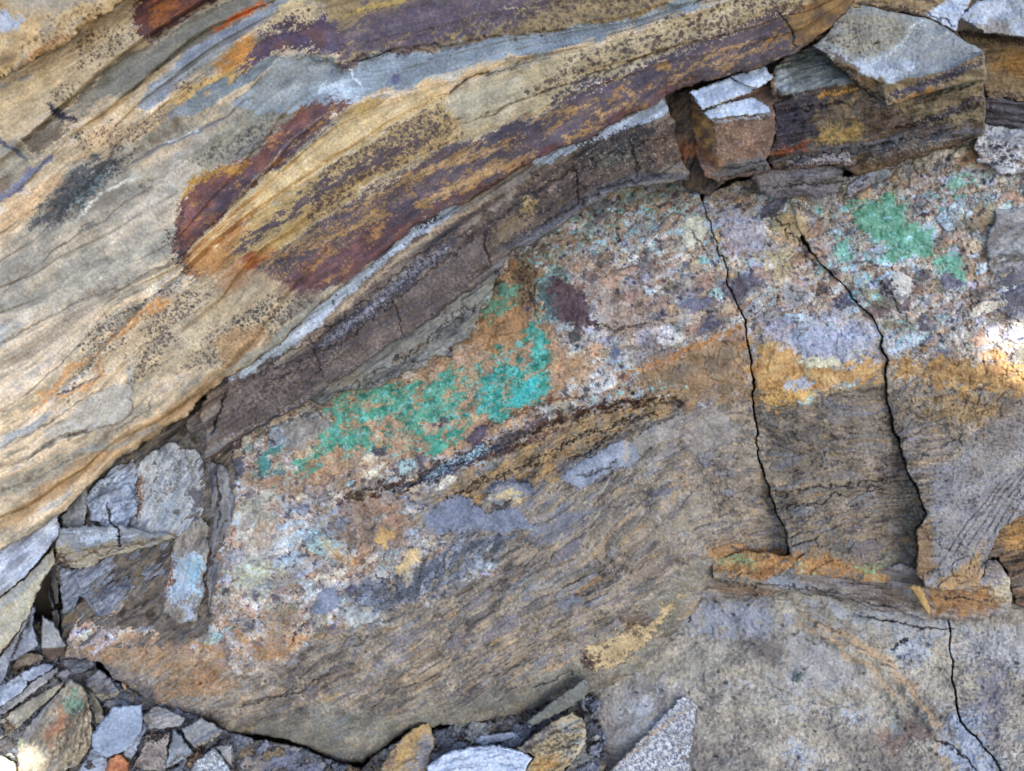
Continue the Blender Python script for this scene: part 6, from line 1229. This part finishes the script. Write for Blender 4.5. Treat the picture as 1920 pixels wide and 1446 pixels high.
flake('wedge_stone', [(988, 1350), (1020, 1325), (1060, 1295), (1097, 1270), (1108, 1284), (1101, 1305), (1060, 1332), (1000, 1362), (986, 1356)], 62, .1, -.25, 'long smooth grey-green wedge stone jammed under the breccia bulge', [(92, 92, 84), (108, 108, 98), (118, 118, 108)], GC, 83, wall=60, rr=(5, 4), ang=36, asp=4, scale=90, relief=(.6, 50), b=.6)
def x_l1(p):
    p.blob([(740, 1420), (760, 1380), (785, 1362), (800, 1380), (780, 1400), (765, 1430), (745, 1446)], (184, 150, 92), .8, c2=(160, 130, 84), diss=4); p.blob([(770, 1446), (775, 1410), (800, 1390), (812, 1400), (800, 1440)], (124, 124, 130), .8, diss=4); p.blob([(715, 1437), (740, 1400), (750, 1395), (735, 1440)], (108, 90, 80), .8, diss=3)
flake('ochre_stone', [(711, 1440), (740, 1397), (773, 1364), (807, 1352), (817, 1397), (804, 1434), (790, 1475), (712, 1475)], 26, 0, .15, 'yellow-brown angular stone with grey core at the bottom edge', [(150, 124, 84), (170, 140, 92), (140, 130, 116)], GC, 84, wall=40, mat=M_ROCK, rr=(6, 5), b=2.5, extra=x_l1, facets=[([(785, 1350), (830, 1350), (825, 1450), (780, 1450), (795, 1400)], 16, -.5, .1)])
flake('white_slab', [(800, 1436), (830, 1414), (853, 1406), (890, 1399), (927, 1396), (973, 1406), (1002, 1420), (988, 1440), (975, 1500), (800, 1500)], 48, 0, .3, 'pale bluish domed slab with curved layers at the bottom edge', [(150, 160, 172), (172, 182, 194), (186, 194, 202)], GC, 85, wall=30, rr=(7, 6), scale=30, ang=8, asp=6, extra=lines((136, 142, 150), [(815, 1436), (870, 1420), (930, 1416), (990, 1428)], [(810, 1450), (880, 1436), (940, 1432), (980, 1440)], [(860, 1408), (930, 1403), (985, 1416)], w=3))
flake('speckled_boulder', [(965, 1406), (1000, 1378), (1033, 1353), (1072, 1333), (1088, 1345), (1098, 1358), (1099, 1394), (1085, 1415), (1067, 1434), (1030, 1475), (975, 1475), (985, 1440), (1000, 1418)], 44, .05, .15, 'rough ochre boulder peppered with dark specks beside the white slab', [(126, 112, 84), (154, 138, 104), (170, 156, 126), (150, 148, 140)], GC, 86, cat='boulder', wall=44, mat=M_ROCK, rr=(9, 8), b=3, extra=lambda p: (p.spots([(990, 1420), (1060, 1360), (1095, 1370), (1080, 1410), (1010, 1460)], (84, 72, 58), 7, .4), p.blob([(990, 1430), (1040, 1410), (1060, 1430), (1010, 1470)], (180, 132, 66), .6, diss=6, soft=5), p.blob([(965, 1406), (1010, 1372), (1040, 1352), (1030, 1375), (990, 1410)], (110, 100, 98), .8, soft=4, diss=3)))
# small chips between the larger stones
rr_ = np.random.default_rng(77)
CH = [(cx, cy, r) for cx, cy, r in zip(rr_.uniform(-40, 470, 90), rr_.uniform(1235, 1460, 90), rr_.uniform(7, 15, 90)) if cy > 1245 + max(0, cx - 170) * .52 and cy > 1225] + \
     [(cx, cy, r) for cx, cy, r in zip(rr_.uniform(690, 1120, 40), rr_.uniform(1345, 1460, 40), rr_.uniform(6, 12, 40)) if cy > 1470 - .24 * (cx - 640)]
SEEN = set(); KINDS = [('bluish', BL), ('grey', GRY), ('olive', OLV), ('dark', DKG), ('tan', [(130, 104, 76), (156, 128, 94), (140, 120, 96)])]
SHORT = lambda lb: ' '.join(lb.split()[:5])
for k, (cx, cy, r) in enumerate(CH):
    n = rr_.integers(4, 7); a0 = rr_.random() * 6.28; tilt = rr_.random() * 3.14
    pl = []
    for i in range(n):
        a = a0 + 6.283 * (i + rr_.uniform(-.3, .3)) / n; x, y = r * math.cos(a) * rr_.uniform(.8, 1.5), r * math.sin(a) * rr_.uniform(.5, .9)
        pl.append((cx + x * math.cos(tilt) - y * math.sin(tilt), cy - x * math.sin(tilt) - y * math.cos(tilt)))
    one = np.array([[cx]], F32), np.array([[cy]], F32)
    ds = [(float(sdf(one[0], one[1], q[1])[0, 0]), q) for q in BIG if np.hypot(q[2][0] - cx, q[2][1] - cy) < 160]
    if not ds or max(d for d, _ in ds) > -2: continue
    q = max(ds, key=lambda t: t[0])[1]
    dx, dy = cx - q[2][0], cy - q[2][1]
    side = ('above' if dy < 0 else 'below') if abs(dy) > abs(dx) else ('left of' if dx < 0 else 'right of')
    kn, kc = KINDS[k % 5]
    lb = '%s shale chip just %s the %s' % (kn, side, SHORT(q[3]))
    for w_ in (' tucked', ' peppered', ' densely', ' above', ' with dark', ' with banded', ' with', ' at', ' in', ' the', ' by', ' under', ' and', ' of', ' between', ' running', ' beside', ' behind', ' at the', ' a', ' partly'):
        if lb.endswith(w_): lb = lb[:-len(w_)]
    if lb in SEEN: continue
    SEEN.add(lb)
    left_ = cx < 600
    h = (-8 + .16 * (cy - 1300) if left_ else -4) + rr_.uniform(0, 22)
    flake('shale_chip', pl, h, rr_.uniform(-.3, .3), rr_.uniform(-.1, .4), lb, kc, 'small shale chips among the rubble', 100 + k, wall=14, mat=M_ROCK, cat='stone chip')
print('TRIANGLES', TRI[0])
